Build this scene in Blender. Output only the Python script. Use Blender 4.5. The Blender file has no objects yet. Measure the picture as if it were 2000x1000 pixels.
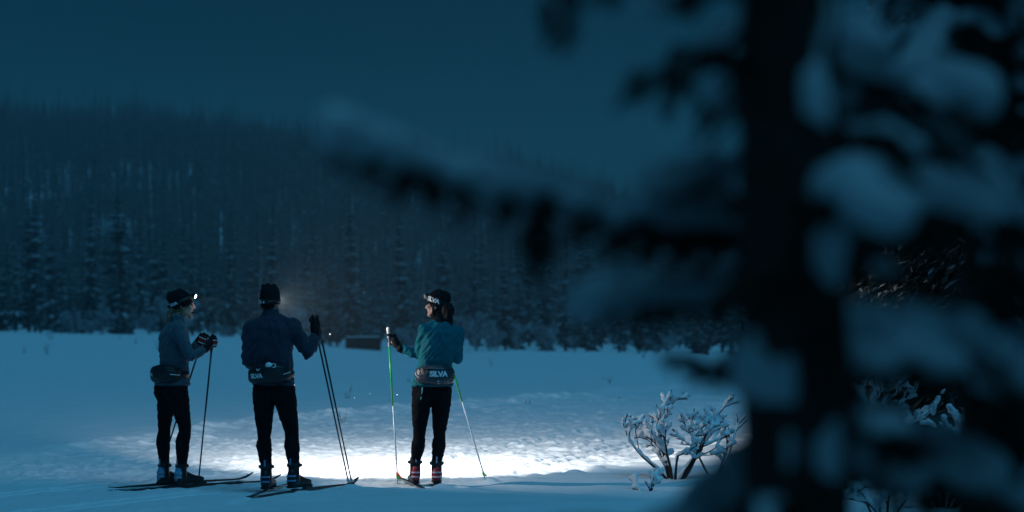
import bpy, bmesh, math, random
import numpy as np
from mathutils import Vector, Matrix

# ----------------------------------------------------------------------------
# camera, sky, sun, exposure
# ----------------------------------------------------------------------------
sc = bpy.context.scene
R = math.radians
CAMZ, PITCH, FPX = 1.5, math.atan(120 / 4722.0), 4722.0
cam_d = bpy.data.cameras.new('camera')
cam = bpy.data.objects.new('camera', cam_d)
sc.collection.objects.link(cam)
cam.location = (0, 0, CAMZ)
cam.rotation_euler = (math.pi / 2 + PITCH, 0, 0)
cam_d.lens = 85; cam_d.sensor_width = 36
cam_d.clip_start = 0.05; cam_d.clip_end = 6000
cam_d.dof.use_dof = True
cam_d.dof.focus_distance = 21.5
cam_d.dof.aperture_fstop = 2.2
sc.camera = cam

world = bpy.data.worlds.new('World'); sc.world = world
world.use_nodes = True
wn = world.node_tree.nodes; wl = world.node_tree.links
bg = wn['Background']
sky = wn.new('ShaderNodeTexSky'); sky.sky_type = 'NISHITA'; sky.sun_disc = False
SUN_EL, SUN_AZ = R(62), R(146)      # dim glow from behind the camera's right shoulder
sky.sun_elevation = SUN_EL; sky.sun_rotation = SUN_AZ
sky.air_density = 1.0; sky.dust_density = 1.2; sky.ozone_density = 4.0
tint = wn.new('ShaderNodeMix'); tint.data_type = 'RGBA'; tint.blend_type = 'MULTIPLY'
tint.inputs[0].default_value = 1.0
wl.new(sky.outputs[0], tint.inputs[6])
tint.inputs[7].default_value = (0.010, 0.55, 0.78, 1)      # late blue hour
wl.new(tint.outputs[2], bg.inputs[0])
bg.inputs[1].default_value = 0.0068

sun_d = bpy.data.lights.new('sun', 'SUN')
sun = bpy.data.objects.new('sun', sun_d); sc.collection.objects.link(sun)
sun_d.energy = 1.45; sun_d.angle = R(40); sun_d.color = (0.085, 0.45, 0.80)
S_DIR = Vector((math.sin(SUN_AZ) * math.cos(SUN_EL), math.cos(SUN_AZ) * math.cos(SUN_EL), math.sin(SUN_EL)))
sun.rotation_euler = S_DIR.to_track_quat('Z', 'Y').to_euler()

sc.view_settings.view_transform = 'Standard'; sc.view_settings.look = 'None'
sc.view_settings.exposure = 0; sc.view_settings.gamma = 1
sc.view_settings.use_curve_mapping = False
sc.cycles.use_denoising = True
sc.cycles.max_bounces = 6; sc.cycles.volume_bounces = 1
sc.cycles.transparent_max_bounces = 6
sc.cycles.sample_clamp_indirect = 4.0

col = sc.collection
UP = Vector((0, 0, 1))
rng = random.Random(7)

def P(px, py, d):
    """photo pixel (2000x1000) at camera depth d -> world point"""
    cx = (px - 1000) / FPX; cz = (500 - py) / FPX
    f = Vector((0, math.cos(PITCH), math.sin(PITCH)))
    u = Vector((0, -math.sin(PITCH), math.cos(PITCH)))
    return Vector((0, 0, CAMZ)) + d * (f + cx * Vector((1, 0, 0)) + cz * u)

# ----------------------------------------------------------------------------
# helpers
# ----------------------------------------------------------------------------
def _hash(ix, iy, seed):
    h = (ix.astype(np.int64) * 374761393 + iy.astype(np.int64) * 668265263 + seed * 1442695041) & 0xffffffff
    h = ((h ^ (h >> 13)) * 1274126177) & 0xffffffff
    return ((h ^ (h >> 16)) & 0xffff) / 65535.0

def vnoise(x, y, seed=0):
    x = np.asarray(x, float); y = np.asarray(y, float)
    ix = np.floor(x); iy = np.floor(y); fx = x - ix; fy = y - iy
    fx = fx * fx * (3 - 2 * fx); fy = fy * fy * (3 - 2 * fy)
    a = _hash(ix, iy, seed); b = _hash(ix + 1, iy, seed)
    c = _hash(ix, iy + 1, seed); d = _hash(ix + 1, iy + 1, seed)
    return (a + (b - a) * fx) * (1 - fy) + (c + (d - c) * fx) * fy - 0.5

def sstep(a, b, x):
    t = np.clip((np.asarray(x, float) - a) / (b - a), 0, 1)
    return t * t * (3 - 2 * t)

def tag(o, label=None, cat=None, group=None, kind=None):
    if label: o['label'] = label
    if cat: o['category'] = cat
    if group: o['group'] = group
    if kind: o['kind'] = kind
    return o

def link(name, me, mat=None, parent=None, smooth=False):
    o = bpy.data.objects.new(name, me); col.objects.link(o)
    if mat is not None and me is not None and len(me.materials) == 0: me.materials.append(mat)
    if parent is not None: o.parent = parent
    if smooth and me is not None:
        me.polygons.foreach_set('use_smooth', [True] * len(me.polygons))
    return o

def empty(name, loc=(0, 0, 0)):
    o = bpy.data.objects.new(name, None); col.objects.link(o)
    o.location = loc; o.empty_display_size = 0.1
    return o

def from_lists(name, V, F):
    me = bpy.data.meshes.new(name)
    me.from_pydata([tuple(v) for v in V], [], F); me.update()
    return me

def bm_mesh(name, bm):
    me = bpy.data.meshes.new(name)
    bmesh.ops.recalc_face_normals(bm, faces=bm.faces)
    bm.to_mesh(me); bm.free(); return me

def rings(bm, rs, cap=True):
    vs = [[bm.verts.new(p) for p in r] for r in rs]
    n = len(vs[0])
    for a, b in zip(vs, vs[1:]):
        for i in range(n):
            bm.faces.new((a[i], a[(i + 1) % n], b[(i + 1) % n], b[i]))
    if cap:
        bm.faces.new(vs[0][::-1]); bm.faces.new(vs[-1])

def limb(bm, pts, radii, n=12, round_ends=True, squash=1.0):
    pts = [Vector(p) for p in pts]; k = len(pts)
    tang = []
    for i in range(k):
        t = (pts[min(i + 1, k - 1)] - pts[max(i - 1, 0)])
        tang.append(t.normalized() if t.length > 1e-9 else Vector((0, 0, 1)))
    ref = Vector((0, 0, 1)) if abs(tang[0].z) < 0.9 else Vector((1, 0, 0))
    u = (ref - tang[0] * ref.dot(tang[0])).normalized()
    P_, Rr, T, U = [], [], [], []
    for i in range(k):
        u = (u - tang[i] * u.dot(tang[i])).normalized()
        P_.append(pts[i]); Rr.append(radii[i]); T.append(tang[i]); U.append(u.copy())
    seq = list(zip(P_, Rr, T, U))
    if round_ends:
        p, r, t, uu = seq[0]
        pre = [(p - t * r * 0.94, r * 0.34, t, uu), (p - t * r * 0.7, r * 0.71, t, uu), (p - t * r * 0.35, r * 0.93, t, uu)]
        p, r, t, uu = seq[-1]
        post = [(p + t * r * 0.35, r * 0.93, t, uu), (p + t * r * 0.7, r * 0.71, t, uu), (p + t * r * 0.94, r * 0.34, t, uu)]
        seq = pre + seq + post
    rs = []
    for p, r, t, uu in seq:
        v = t.cross(uu)
        rs.append([p + uu * (math.cos(a) * r) + v * (math.sin(a) * r * squash) for a in (2 * math.pi * j / n for j in range(n))])
    rings(bm, rs)

def ell(bm, c, r, M=None, seg=16, rg=10):
    c = Vector(c); M = M or Matrix.Identity(3)
    rs = []
    for i in range(rg + 1):
        th = math.pi * (0.04 + 0.92 * i / rg)
        rs.append([c + M @ Vector((r[0] * math.sin(th) * math.cos(a), r[1] * math.sin(th) * math.sin(a), -r[2] * math.cos(th)))
                   for a in (2 * math.pi * j / seg for j in range(seg))])
    rings(bm, rs)

def section(c, L, F, w, d, n=28, p=2.3):
    out = []
    for j in range(n):
        a = 2 * math.pi * j / n
        ca, sa = math.cos(a), math.sin(a)
        out.append(c + L * (w * math.copysign(abs(ca) ** (2 / p), ca)) + F * (d * math.copysign(abs(sa) ** (2 / p), sa)))
    return out

def box(bm, c, s, M=None):
    c = Vector(c); M = M or Matrix.Identity(3)
    v = [bm.verts.new(c + M @ Vector((s[0] * a, s[1] * b, s[2] * g))) for a in (-.5, .5) for b in (-.5, .5) for g in (-.5, .5)]
    for f in ((0, 1, 3, 2), (4, 6, 7, 5), (0, 4, 5, 1), (2, 3, 7, 6), (0, 2, 6, 4), (1, 5, 7, 3)):
        bm.faces.new([v[i] for i in f])

_dg = None
def modded(name, bm, mods):
    """mesh of a bmesh after modifiers: list of (type, {attr: value})"""
    me = bm_mesh(name, bm)
    o = bpy.data.objects.new('tmp', me); col.objects.link(o)
    for t, kw in mods:
        m = o.modifiers.new(t, t)
        for k, v in kw.items(): setattr(m, k, v)
    dg = bpy.context.evaluated_depsgraph_get()
    out = bpy.data.meshes.new_from_object(o.evaluated_get(dg))
    out.name = name
    bpy.data.objects.remove(o); bpy.data.meshes.remove(me)
    return out

def blob(name, bm, voxel, smooth=4, dec=None, fac=0.5):
    mods = [('REMESH', dict(mode='VOXEL', voxel_size=voxel, use_smooth_shade=True))]
    if smooth: mods.append(('SMOOTH', dict(factor=fac, iterations=smooth)))
    if dec: mods.append(('DECIMATE', dict(ratio=dec)))
    me = modded(name, bm, mods)
    me.polygons.foreach_set('use_smooth', [True] * len(me.polygons))
    return me

def wrinkle(me, amp, scale, seed, stretch=(1, 1, 0.35)):
    n = len(me.vertices)
    co = np.empty(n * 3); me.vertices.foreach_get('co', co); co = co.reshape(-1, 3)
    no = np.empty(n * 3); me.vertices.foreach_get('normal', no); no = no.reshape(-1, 3)
    a = vnoise((co[:, 0] + co[:, 1] * .7) * scale * stretch[0], co[:, 2] * scale * stretch[2] + co[:, 0] * scale * .5, seed)
    b = vnoise(co[:, 2] * scale * 1.1 + co[:, 0] * scale * .3, (co[:, 1] - co[:, 0] * .5) * scale * .5, seed + 5)
    e = vnoise((co[:, 0] - co[:, 2] * .8) * scale * 1.9, (co[:, 1] + co[:, 2]) * scale * .7, seed + 11)
    d = (1 - 2 * np.abs(a) * 2) * .5 + b + (1 - 4 * np.abs(e)) * .35
    co += no * (d * amp)[:, None]
    me.vertices.foreach_set('co', co.ravel()); me.update()
    return me

# ---------------------------------------------------------------- materials
def mat(name, color, rough=0.6, spec=0.3, bump=None, mix=None, metallic=0.0, sheen=0.0, coat=0.0):
    m = bpy.data.materials.new(name); m.use_nodes = True
    nt = m.node_tree; N = nt.nodes; L = nt.links
    b = N['Principled BSDF']
    b.inputs['Base Color'].default_value = (*color, 1); b.inputs['Roughness'].default_value = rough
    b.inputs['Specular IOR Level'].default_value = spec; b.inputs['Metallic'].default_value = metallic
    b.inputs['Sheen Weight'].default_value = sheen; b.inputs['Coat Weight'].default_value = coat
    tc = N.new('ShaderNodeTexCoord')
    if mix:                                    # (second colour, scale, lo, hi)
        nz = N.new('ShaderNodeTexNoise'); nz.inputs['Scale'].default_value = mix[1]; nz.inputs['Detail'].default_value = 5
        L.new(tc.outputs['Object'], nz.inputs['Vector'])
        rp = N.new('ShaderNodeMapRange'); rp.inputs[1].default_value = mix[2]; rp.inputs[2].default_value = mix[3]
        L.new(nz.outputs[0], rp.inputs[0])
        mx = N.new('ShaderNodeMix'); mx.data_type = 'RGBA'
        mx.inputs[6].default_value = (*color, 1); mx.inputs[7].default_value = (*mix[0], 1)
        L.new(rp.outputs[0], mx.inputs[0]); L.new(mx.outputs[2], b.inputs['Base Color'])
    if bump:                                   # (scale, strength, distance)
        nz = N.new('ShaderNodeTexNoise'); nz.inputs['Scale'].default_value = bump[0]; nz.inputs['Detail'].default_value = 6
        L.new(tc.outputs['Object'], nz.inputs['Vector'])
        bp = N.new('ShaderNodeBump'); bp.inputs['Strength'].default_value = bump[1]; bp.inputs['Distance'].default_value = bump[2]
        L.new(nz.outputs[0], bp.inputs['Height']); L.new(bp.outputs[0], b.inputs['Normal'])
    return m

M = {}
M['snow'] = mat('snow', (0.80, 0.82, 0.84), 0.55, 0.25, bump=(9, 0.35, 0.03), mix=((0.74, 0.77, 0.80), 1.3, .35, .7))
M['snow_load'] = mat('snow_load', (0.78, 0.80, 0.83), 0.7, 0.15, bump=(45, 0.3, 0.006))
M['needles'] = mat('needles', (0.018, 0.035, 0.022), 0.7, 0.2, mix=((0.05, 0.075, 0.05), 2.2, .4, .7))
M['frost_needles'] = mat('frost_needles', (0.012, 0.021, 0.017), 0.8, 0.12, mix=((0.055, 0.066, 0.074), .9, .42, .8))
M['bark'] = mat('bark', (0.045, 0.035, 0.03), 0.9, 0.1, bump=(40, 0.8, 0.01), mix=((0.09, 0.075, 0.065), 14, .4, .7))
M['twig'] = mat('twig', (0.035, 0.026, 0.022), 0.85, 0.1, bump=(120, 0.5, 0.002))
M['rime'] = mat('rime', (0.40, 0.42, 0.44), 0.85, 0.1, mix=((0.12, 0.115, 0.11), 3.0, .45, .7))
M['rime_tuft'] = mat('rime_tuft', (0.34, 0.37, 0.40), 0.8, 0.1, mix=((0.15, 0.16, 0.17), 1.5, .4, .7))
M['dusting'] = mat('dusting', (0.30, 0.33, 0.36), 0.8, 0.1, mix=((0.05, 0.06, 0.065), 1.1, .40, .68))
M['tights'] = mat('tights', (0.006, 0.0065, 0.008), 0.85, 0.06, bump=(160, 0.25, 0.002), mix=((0.02, 0.022, 0.025), 420, .68, .8))
M['navy'] = mat('navy', (0.013, 0.020, 0.040), 0.75, 0.2, bump=(230, 0.4, 0.0015), mix=((0.042, 0.052, 0.080), 330, .45, .68), sheen=0.15)
M['steel_blue'] = mat('steel_blue', (0.036, 0.072, 0.098), 0.75, 0.2, bump=(230, 0.4, 0.0015), mix=((0.075, 0.12, 0.15), 330, .45, .68), sheen=0.15)
M['teal'] = mat('teal', (0.001, 0.105, 0.135), 0.72, 0.12, bump=(230, 0.4, 0.0015), mix=((0.004, 0.17, 0.21), 330, .45, .68))
M['black_knit'] = mat('black_knit', (0.010, 0.010, 0.012), 0.9, 0.1, bump=(190, 0.8, 0.003))
M['black_cloth'] = mat('black_cloth', (0.013, 0.014, 0.018), 0.5, 0.4, bump=(60, 0.5, 0.006))
M['foil_cloth'] = mat('foil_cloth', (0.035, 0.04, 0.05), 0.33, 0.6, bump=(34, 0.9, 0.012))
M['white_print'] = mat('white_print', (0.85, 0.87, 0.88), 0.4, 0.5)
M['glove'] = mat('glove', (0.008, 0.008, 0.010), 0.7, 0.12, bump=(110, 0.5, 0.003))
M['glove_grey'] = mat('glove_grey', (0.42, 0.43, 0.45), 0.6, 0.3)
M['glove_red'] = mat('glove_red', (0.42, 0.03, 0.035), 0.6, 0.3)
M['skin'] = mat('skin', (0.52, 0.29, 0.22), 0.5, 0.35, mix=((0.58, 0.30, 0.25), 22, .4, .7))
M['lip'] = mat('lip', (0.36, 0.10, 0.09), 0.45, 0.35)
M['mouth'] = mat('mouth', (0.05, 0.012, 0.012), 0.6, 0.2)
M['eye'] = mat('eye', (0.03, 0.03, 0.035), 0.2, 0.5)
M['brow'] = mat('brow', (0.10, 0.06, 0.04), 0.8, 0.2)
M['hair_blond'] = mat('hair_blond', (0.16, 0.09, 0.045), 0.5, 0.4, bump=(90, 0.8, 0.004), mix=((0.25, 0.15, 0.08), 60, .4, .7))
M['hair_dark'] = mat('hair_dark', (0.008, 0.006, 0.006), 0.6, 0.15, bump=(90, 0.8, 0.004))
M['boot_black'] = mat('boot_black', (0.012, 0.012, 0.014), 0.42, 0.4, bump=(80, 0.3, 0.003))
M['boot_blue'] = mat('boot_blue', (0.10, 0.33, 0.55), 0.45, 0.4)
M['boot_red'] = mat('boot_red', (0.33, 0.012, 0.025), 0.45, 0.4)
M['boot_pale'] = mat('boot_pale', (0.50, 0.46, 0.55), 0.5, 0.4)
M['sole'] = mat('sole', (0.02, 0.02, 0.022), 0.7, 0.2)
M['ski_black'] = mat('ski_black', (0.014, 0.015, 0.018), 0.3, 0.5, coat=0.3)
M['ski_red'] = mat('ski_red', (0.45, 0.02, 0.035), 0.3, 0.5, coat=0.3)
M['binding'] = mat('binding', (0.05, 0.052, 0.055), 0.4, 0.4)
M['pole_dark'] = mat('pole_dark', (0.016, 0.018, 0.022), 0.3, 0.5, coat=0.3)
M['pole_green'] = mat('pole_green', (0.025, 0.55, 0.10), 0.35, 0.5, coat=0.2)
M['pole_white'] = mat('pole_white', (0.78, 0.80, 0.80), 0.35, 0.5, coat=0.2)
M['cork'] = mat('cork', (0.50, 0.48, 0.45), 0.7, 0.2)
M['cyan_cord'] = mat('cyan_cord', (0.08, 0.48, 0.60), 0.6, 0.3)
M['plastic'] = mat('plastic', (0.012, 0.012, 0.013), 0.4, 0.4)
M['red_wood'] = mat('red_wood', (0.034, 0.012, 0.012), 0.85, 0.05, mix=((0.018, 0.010, 0.011), 3, .4, .7))
M['dark_wood'] = mat('dark_wood', (0.014, 0.012, 0.012), 0.85, 0.1)
M['straw'] = mat('straw', (0.10, 0.075, 0.05), 0.9, 0.1)
def emit_mat(name, color, s):
    m = bpy.data.materials.new(name); m.use_nodes = True
    b = m.node_tree.nodes['Principled BSDF']
    b.inputs['Base Color'].default_value = (*color, 1)
    b.inputs['Emission Color'].default_value = (*color, 1); b.inputs['Emission Strength'].default_value = s
    return m
M['lamp_lens'] = emit_mat('lamp_lens', (1.0, 0.97, 0.92), 45)

# ----------------------------------------------------------------------------
# ground: snow field, trail, forest floor and hill in one sheet
# ----------------------------------------------------------------------------
FAR_EDGE = np.array([(-9, 6), (-6.2, 17), (-5.14, 24.3), (-3.98, 31.3), (-2.34, 36.9), (0, 41.7), (2.4, 48.8), (9, 66), (30, 110)], float)
NEAR_EDGE = np.array([(-7, 8), (-3.6, 17), (-2.15, 19.95), (-1.37, 21.1), (-.54, 21.0), (0.0, 22.2), (1.05, 24.4), (3.27, 32), (9, 52), (30, 98)], float)

def sdist(x, y, poly):
    """signed distance to a polyline, positive on its right-hand (+x) side"""
    best = np.full(x.shape, 1e9); sg = np.zeros(x.shape)
    for (ax, ay), (bx, by) in zip(poly[:-1], poly[1:]):
        dx, dy = bx - ax, by - ay
        t = np.clip(((x - ax) * dx + (y - ay) * dy) / (dx * dx + dy * dy), 0, 1)
        d = np.hypot(x - ax - t * dx, y - ay - t * dy)
        s = np.sign((x - ax) * dy - (y - ay) * dx)
        u = d < best
        best = np.where(u, d, best); sg = np.where(u, s, sg)
    return best * sg

def edge_far(x):     # where the forest begins
    return 196 + 6 * np.sin(np.asarray(x) * 0.05)

def height(x, y):
    x = np.asarray(x, float); y = np.asarray(y, float)
    u = x * 196 / np.maximum(np.abs(y), 30)          # bearing, as metres at the tree line
    low = np.interp(u, [-60, -29, -22, -15, -9, 0, 8, 13, 20, 40], [.18, .12, -.15, -.92, -1.3, -1.15, -1.4, -1.7, -2.0, -2.2])
    z = low * sstep(45, 196, y)
    z = z + 0.10 * vnoise(x / 14, y / 30, 3) * sstep(30, 60, y) + .035 * vnoise(x / 3.1, y / 6, 4) * sstep(20, 40, y)
    # hill
    u8 = x * 800 / np.maximum(np.abs(y), 200)
    ridge = np.interp(u8, [-400, -169, -118, -68, -34, 0, 34, 68, 110, 170, 400], [62, 64, 62, 56, 52, 46, 37, 28, 20, 10, 4])
    hill = ridge * sstep(235, 840, y) ** 1.15
    back = 1 - sstep(850, 1400, y) * .8
    z = z + hill * back + 2.2 * vnoise(x / 45, y / 60, 9) * sstep(300, 500, y)
    # trail
    m = (y < 112) & (y > 4)
    fa = sdist(x, y, FAR_EDGE); ne = sdist(x, y, NEAR_EDGE)
    w = vnoise(x * 1.3, y * .9, 12) * .5
    inside = sstep(-.1, .25, fa + w * .6) * sstep(-.12, .22, -(ne + w * .4))
    rough = (vnoise(x * 7, y * 5, 21) * .034 + vnoise(x * 16, y * 12, 22) * .034 + vnoise(x * 31, y * 26, 25) * .018 + np.maximum(vnoise(x * 4.3, y * 3.1, 23), .22) * .13 + np.maximum(vnoise(x * 9.5, y * 7, 24), .28) * .16 - .07)
    calm = 1 - .75 * sstep(24, 20, y)
    berm = np.exp(-((fa + .25 + w) / .45) ** 2) * (.05 + .15 * np.maximum(vnoise(x * 3.2, y * 2.4, 31), 0) + .16 * np.maximum(vnoise(x * 8, y * 6, 32), 0) + .04 * vnoise(x * 19, y * 15, 33)) * sstep(-6.5, -3.5, x) 
    outside_far = sstep(.2, -.5, fa + w * .3) * .05
    bank = sstep(-.02, .30, ne + w * .3) * (.035 + .03 * vnoise(x * 2.3, y * 2.3, 41)) - sstep(.3, 9, ne) * .10
    mound = .05 * vnoise(x / 1.7, y / 1.9, 51) * sstep(.3, 1.5, ne)
    lump = np.exp(-((ne - .1 + w * .5) / .22) ** 2) * .05 * np.maximum(vnoise(x * 5, y * 5, 43), 0) * 2
    ripple = .012 * np.sin((x * .85 - y * .45) * 9 + 3 * vnoise(x * .5, y * .5, 61)) * sstep(20, 30, y) * .5
    groove = sum(np.exp(-((ne + o_ + .05 * vnoise(y * .3, y * 0, 81)) / .035) ** 2) for o_ in (.75, .97, 2.1, 2.32)) * .045
    tr = inside * (rough * .72 * calm + ripple * .4 - groove) + berm * .65 + outside_far + bank + mound + lump
    tr = tr + (1 - inside) * (vnoise(x * 2.1, y * 1.2, 71) * .014 + vnoise(x * 6, y * 2.6, 72) * .006)
    return z + np.where(m, tr * sstep(4, 8, y) * (1 - sstep(85, 110, y)), 0)

def hz(x, y):
    return float(height(np.array([x], float), np.array([y], float))[0])

def build_ground():
    ys = [np.linspace(-90, 2, 24, endpoint=False), np.linspace(2, 18, 90, endpoint=False), np.linspace(18, 30, 250, endpoint=False),
          np.linspace(30, 46, 170, endpoint=False), np.geomspace(46, 230, 110, endpoint=False), np.linspace(230, 900, 70, endpoint=False),
          np.linspace(900, 1400, 12)]
    ys = np.concatenate(ys)
    t = np.concatenate([np.linspace(-3.4, -.7, 16, endpoint=False), np.linspace(-.7, -.25, 40, endpoint=False), np.linspace(-.25, .25, 470, endpoint=False),
                        np.linspace(.25, .7, 40, endpoint=False), np.linspace(.7, 3.4, 17)])
    wid = np.sqrt(ys ** 2 + 64)
    wid = np.minimum(wid, 260 + ys * .1)
    X = t[None, :] * wid[:, None]; Y = np.repeat(ys[:, None], len(t), 1)
    Z = height(X, Y)
    n, m = X.shape
    V = np.stack([X, Y, Z], -1).reshape(-1, 3)
    i = np.arange(n - 1)[:, None] * m + np.arange(m - 1)[None, :]
    F = np.stack([i, i + 1, i + 1 + m, i + m], -1).reshape(-1, 4)
    me = bpy.data.meshes.new('snow_field')
    me.vertices.add(len(V)); me.vertices.foreach_set('co', V.ravel())
    me.loops.add(F.size); me.loops.foreach_set('vertex_index', F.ravel())
    me.polygons.add(len(F)); me.polygons.foreach_set('loop_start', np.arange(len(F)) * 4)
    me.polygons.foreach_set('use_smooth', np.ones(len(F), bool))
    me.update(calc_edges=True); me.validate()
    return tag(link('snow_field', me, M['snow']), kind='structure')
build_ground()

# ----------------------------------------------------------------------------
# spruces
# ----------------------------------------------------------------------------
def spruce_meshes(name, h, rmax, seed, tiers, per, snow_cover=.7, joined=False, snowmat='dusting', fine=1.0, zlo=.05, leaflets=False):
    r = random.Random(seed)
    V, F, SV, SF = [], [], [], []
    for ti in range(tiers):
        f = (ti + r.random() * .6) / tiers
        z = h * (zlo + (.99 - zlo) * f)
        rad = rmax * ((1 - f) ** .75 * (.72 + .28 * math.sin(ti * 2.1 + seed)) + .02) * r.uniform(.8, 1.12)
        if f < .12: rad *= .75
        k = max(3, int(per * (1 - .45 * f)))
        a0 = r.random() * 6.28
        for b in range(k):
            a = a0 + 6.283 * b / k + r.uniform(-.35, .35)
            L = rad * r.uniform(.6, 1.25)
            droop = r.uniform(.25, .65) * (1.1 - .8 * f)
            wd = (L * r.uniform(.24, .40) + .04 * h / 8) * fine
            d = Vector((math.cos(a), math.sin(a), 0)); s = Vector((-d.y, d.x, 0))
            base = len(V); sb = len(SV)
            if leaflets:                      # a bough of small side sprays instead of one blade
                nl = 5 + int(L * 5)
                for g in range(nl):
                    q = (g + 1) / nl; c = d * (L * q) + Vector((0, 0, z - droop * L * q * q)); sg = 1 if g % 2 else -1
                    e = (d * r.uniform(.5, .9) + s * sg * r.uniform(.3, 1.0) - UP * r.uniform(.1, .8)).normalized()
                    ll = r.uniform(.14, .30) * (1.15 - .5 * q); wv = e.cross(UP).normalized() * ll * r.uniform(.16, .26); o = len(V)
                    V += [c, c + e * ll * .5 + wv - UP * .03, c + e * ll * .5 + UP * .01, c + e * ll * .5 - wv - UP * .03, c + e * ll - UP * .02]
                    F += [(o, o + 1, o + 2), (o, o + 2, o + 3), (o + 1, o + 4, o + 2), (o + 2, o + 4, o + 3)]
                    if r.random() < snow_cover:
                        o = len(SV); u_ = UP * .022
                        SV += [c + u_, c + e * ll * .45 + wv * .7 + u_ * .7, c + e * ll * .45 + u_ * 1.6, c + e * ll * .45 - wv * .7 + u_ * .7, c + e * ll * .8 + u_ * .6]
                        SF += [(o, o + 1, o + 2), (o, o + 2, o + 3), (o + 1, o + 4, o + 2), (o + 2, o + 4, o + 3)]
                continue
            segs = ((.0, .35, .0), (.4, 1, -.28), (.75, .75, -.75), (1.05, .06, -1.0))
            snow = r.random() < snow_cover
            for (q, wq, dz) in segs:
                c = d * (L * q) + Vector((0, 0, z + dz * droop * L + r.uniform(-.02, .02)))
                jw = wq * wd * r.uniform(.75, 1.25)
                V += [c - s * jw + Vector((0, 0, -jw * r.uniform(.5, .9))), c, c + s * jw + Vector((0, 0, -jw * r.uniform(.5, .9)))]
                if snow:
                    up = Vector((0, 0, .012 * h / 8 + .02)); jw *= .46
                    SV += [c - s * jw + up + Vector((0, 0, -jw * .5)), c + up * 1.8, c + s * jw + up + Vector((0, 0, -jw * .5))]
            for g in range(3):
                o = base + g * 3
                F += [(o, o + 1, o + 4, o + 3), (o + 1, o + 2, o + 5, o + 4)]
                if snow and g < 3:
                    o = sb + g * 3
                    SF += [(o, o + 1, o + 4, o + 3), (o + 1, o + 2, o + 5, o + 4)]
    # leader
    o = len(V)
    V += [Vector((.03, 0, h * .93)), Vector((-.02, .03, h * .93)), Vector((-.02, -.03, h * .93)), Vector((0, 0, h * 1.04))]
    F += [(o, o + 1, o + 3), (o + 1, o + 2, o + 3), (o + 2, o, o + 3)]
    bm = bmesh.new()
    limb(bm, [(0, 0, -.3), (0, 0, h * .5), (0, 0, h * .97)], [h * .013, h * .008, .01], n=6, round_ends=False)
    if joined:
        n = len(V)
        me = bm_mesh(name, bm)
        tv = [v.co.copy() for v in me.vertices]; tf = [tuple(p.vertices) for p in me.polygons]
        o1 = len(V); o2 = o1 + len(SV)
        out = from_lists(name, V + SV + tv, F + [tuple(i + o1 for i in f) for f in SF] + [tuple(i + o2 for i in f) for f in tf])
        for mm in ('frost_needles', snowmat, 'bark'): out.materials.append(M[mm])
        idx = [0] * len(F) + [1] * len(SF) + [2] * len(tf)
        out.polygons.foreach_set('material_index', idx)
        return out
    tr = bm_mesh(name + '_trunk', bm)
    tr.materials.append(M['bark'])
    cr = from_lists(name + '_crown', V, F); cr.materials.append(M['frost_needles'])
    sn = from_lists(name + '_snow', SV, SF); sn.materials.append(M[snowmat])
    return tr, cr, sn

KIND = [('narrow snow-dusted spruce with pointed top', 9.6, 1.10, 30, 7),
        ('slim short-limbed snow-dusted spruce', 6.6, .85, 24, 6),
        ('broad bushy snow-dusted spruce', 8.4, 1.55, 28, 8),
        ('spindly thin-crowned snow-dusted spruce', 9.0, .72, 26, 5),
        ('young snow-dusted spruce', 4.2, .85, 17, 6)]
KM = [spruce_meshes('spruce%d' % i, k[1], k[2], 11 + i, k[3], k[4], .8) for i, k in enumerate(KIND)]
tr_rng = random.Random(99)
placed = []
def ok_spot(x, y, dmin):
    for (a, b) in placed:
        if (a - x) ** 2 + (b - y) ** 2 < dmin * dmin: return False
    return True
count = 0; tries = 0
while count < 290 and tries < 30000:
    tries += 1
    row = count / 290.0
    depth = 196 + 4 + (row ** 1.15) * 78
    half = .235 * depth
    x = tr_rng.uniform(-half, half * .86); y = depth + tr_rng.uniform(-4, 5)
    if y < edge_far(x) + 1.5: continue
    if -15.5 < x < -9.5 and y < 203: continue        # room for the hut
    if not ok_spot(x, y, 1.25): continue
    placed.append((x, y))
    ki = tr_rng.choices(range(5), [4, 2.4, 2, 2.6, 1.4 if row < .35 else .2])[0]
    s = tr_rng.uniform(.62, 1.12) if tr_rng.random() < .72 else tr_rng.uniform(1.15, 1.5)
    root = empty('spruce_tree', (x, y, hz(x, y)))
    root.rotation_euler = (tr_rng.uniform(-.02, .02), tr_rng.uniform(-.02, .02), tr_rng.uniform(0, 6.28)); root.scale = (s, s, s * tr_rng.uniform(.9, 1.12))
    where = 'in the front row of the far treeline' if y < edge_far(x) + 9 else ('behind the front row of the far treeline' if y < edge_far(x) + 30 else 'deep in the far treeline')
    if -19 < x < -6 and y < 214: where = 'close behind the dark hut'
    size = 'very tall ' if s > 1.08 else ('low ' if s < .88 else '')
    tag(root, size + KIND[ki][0] + ' ' + where, 'tree', 'spruces of the far treeline')
    for nm, me in zip(('trunk', 'crown', 'snow'), KM[ki]):
        o = bpy.data.objects.new(nm, me); col.objects.link(o); o.parent = root
        if nm != 'trunk': o['kind'] = 'stuff'
    count += 1

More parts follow.
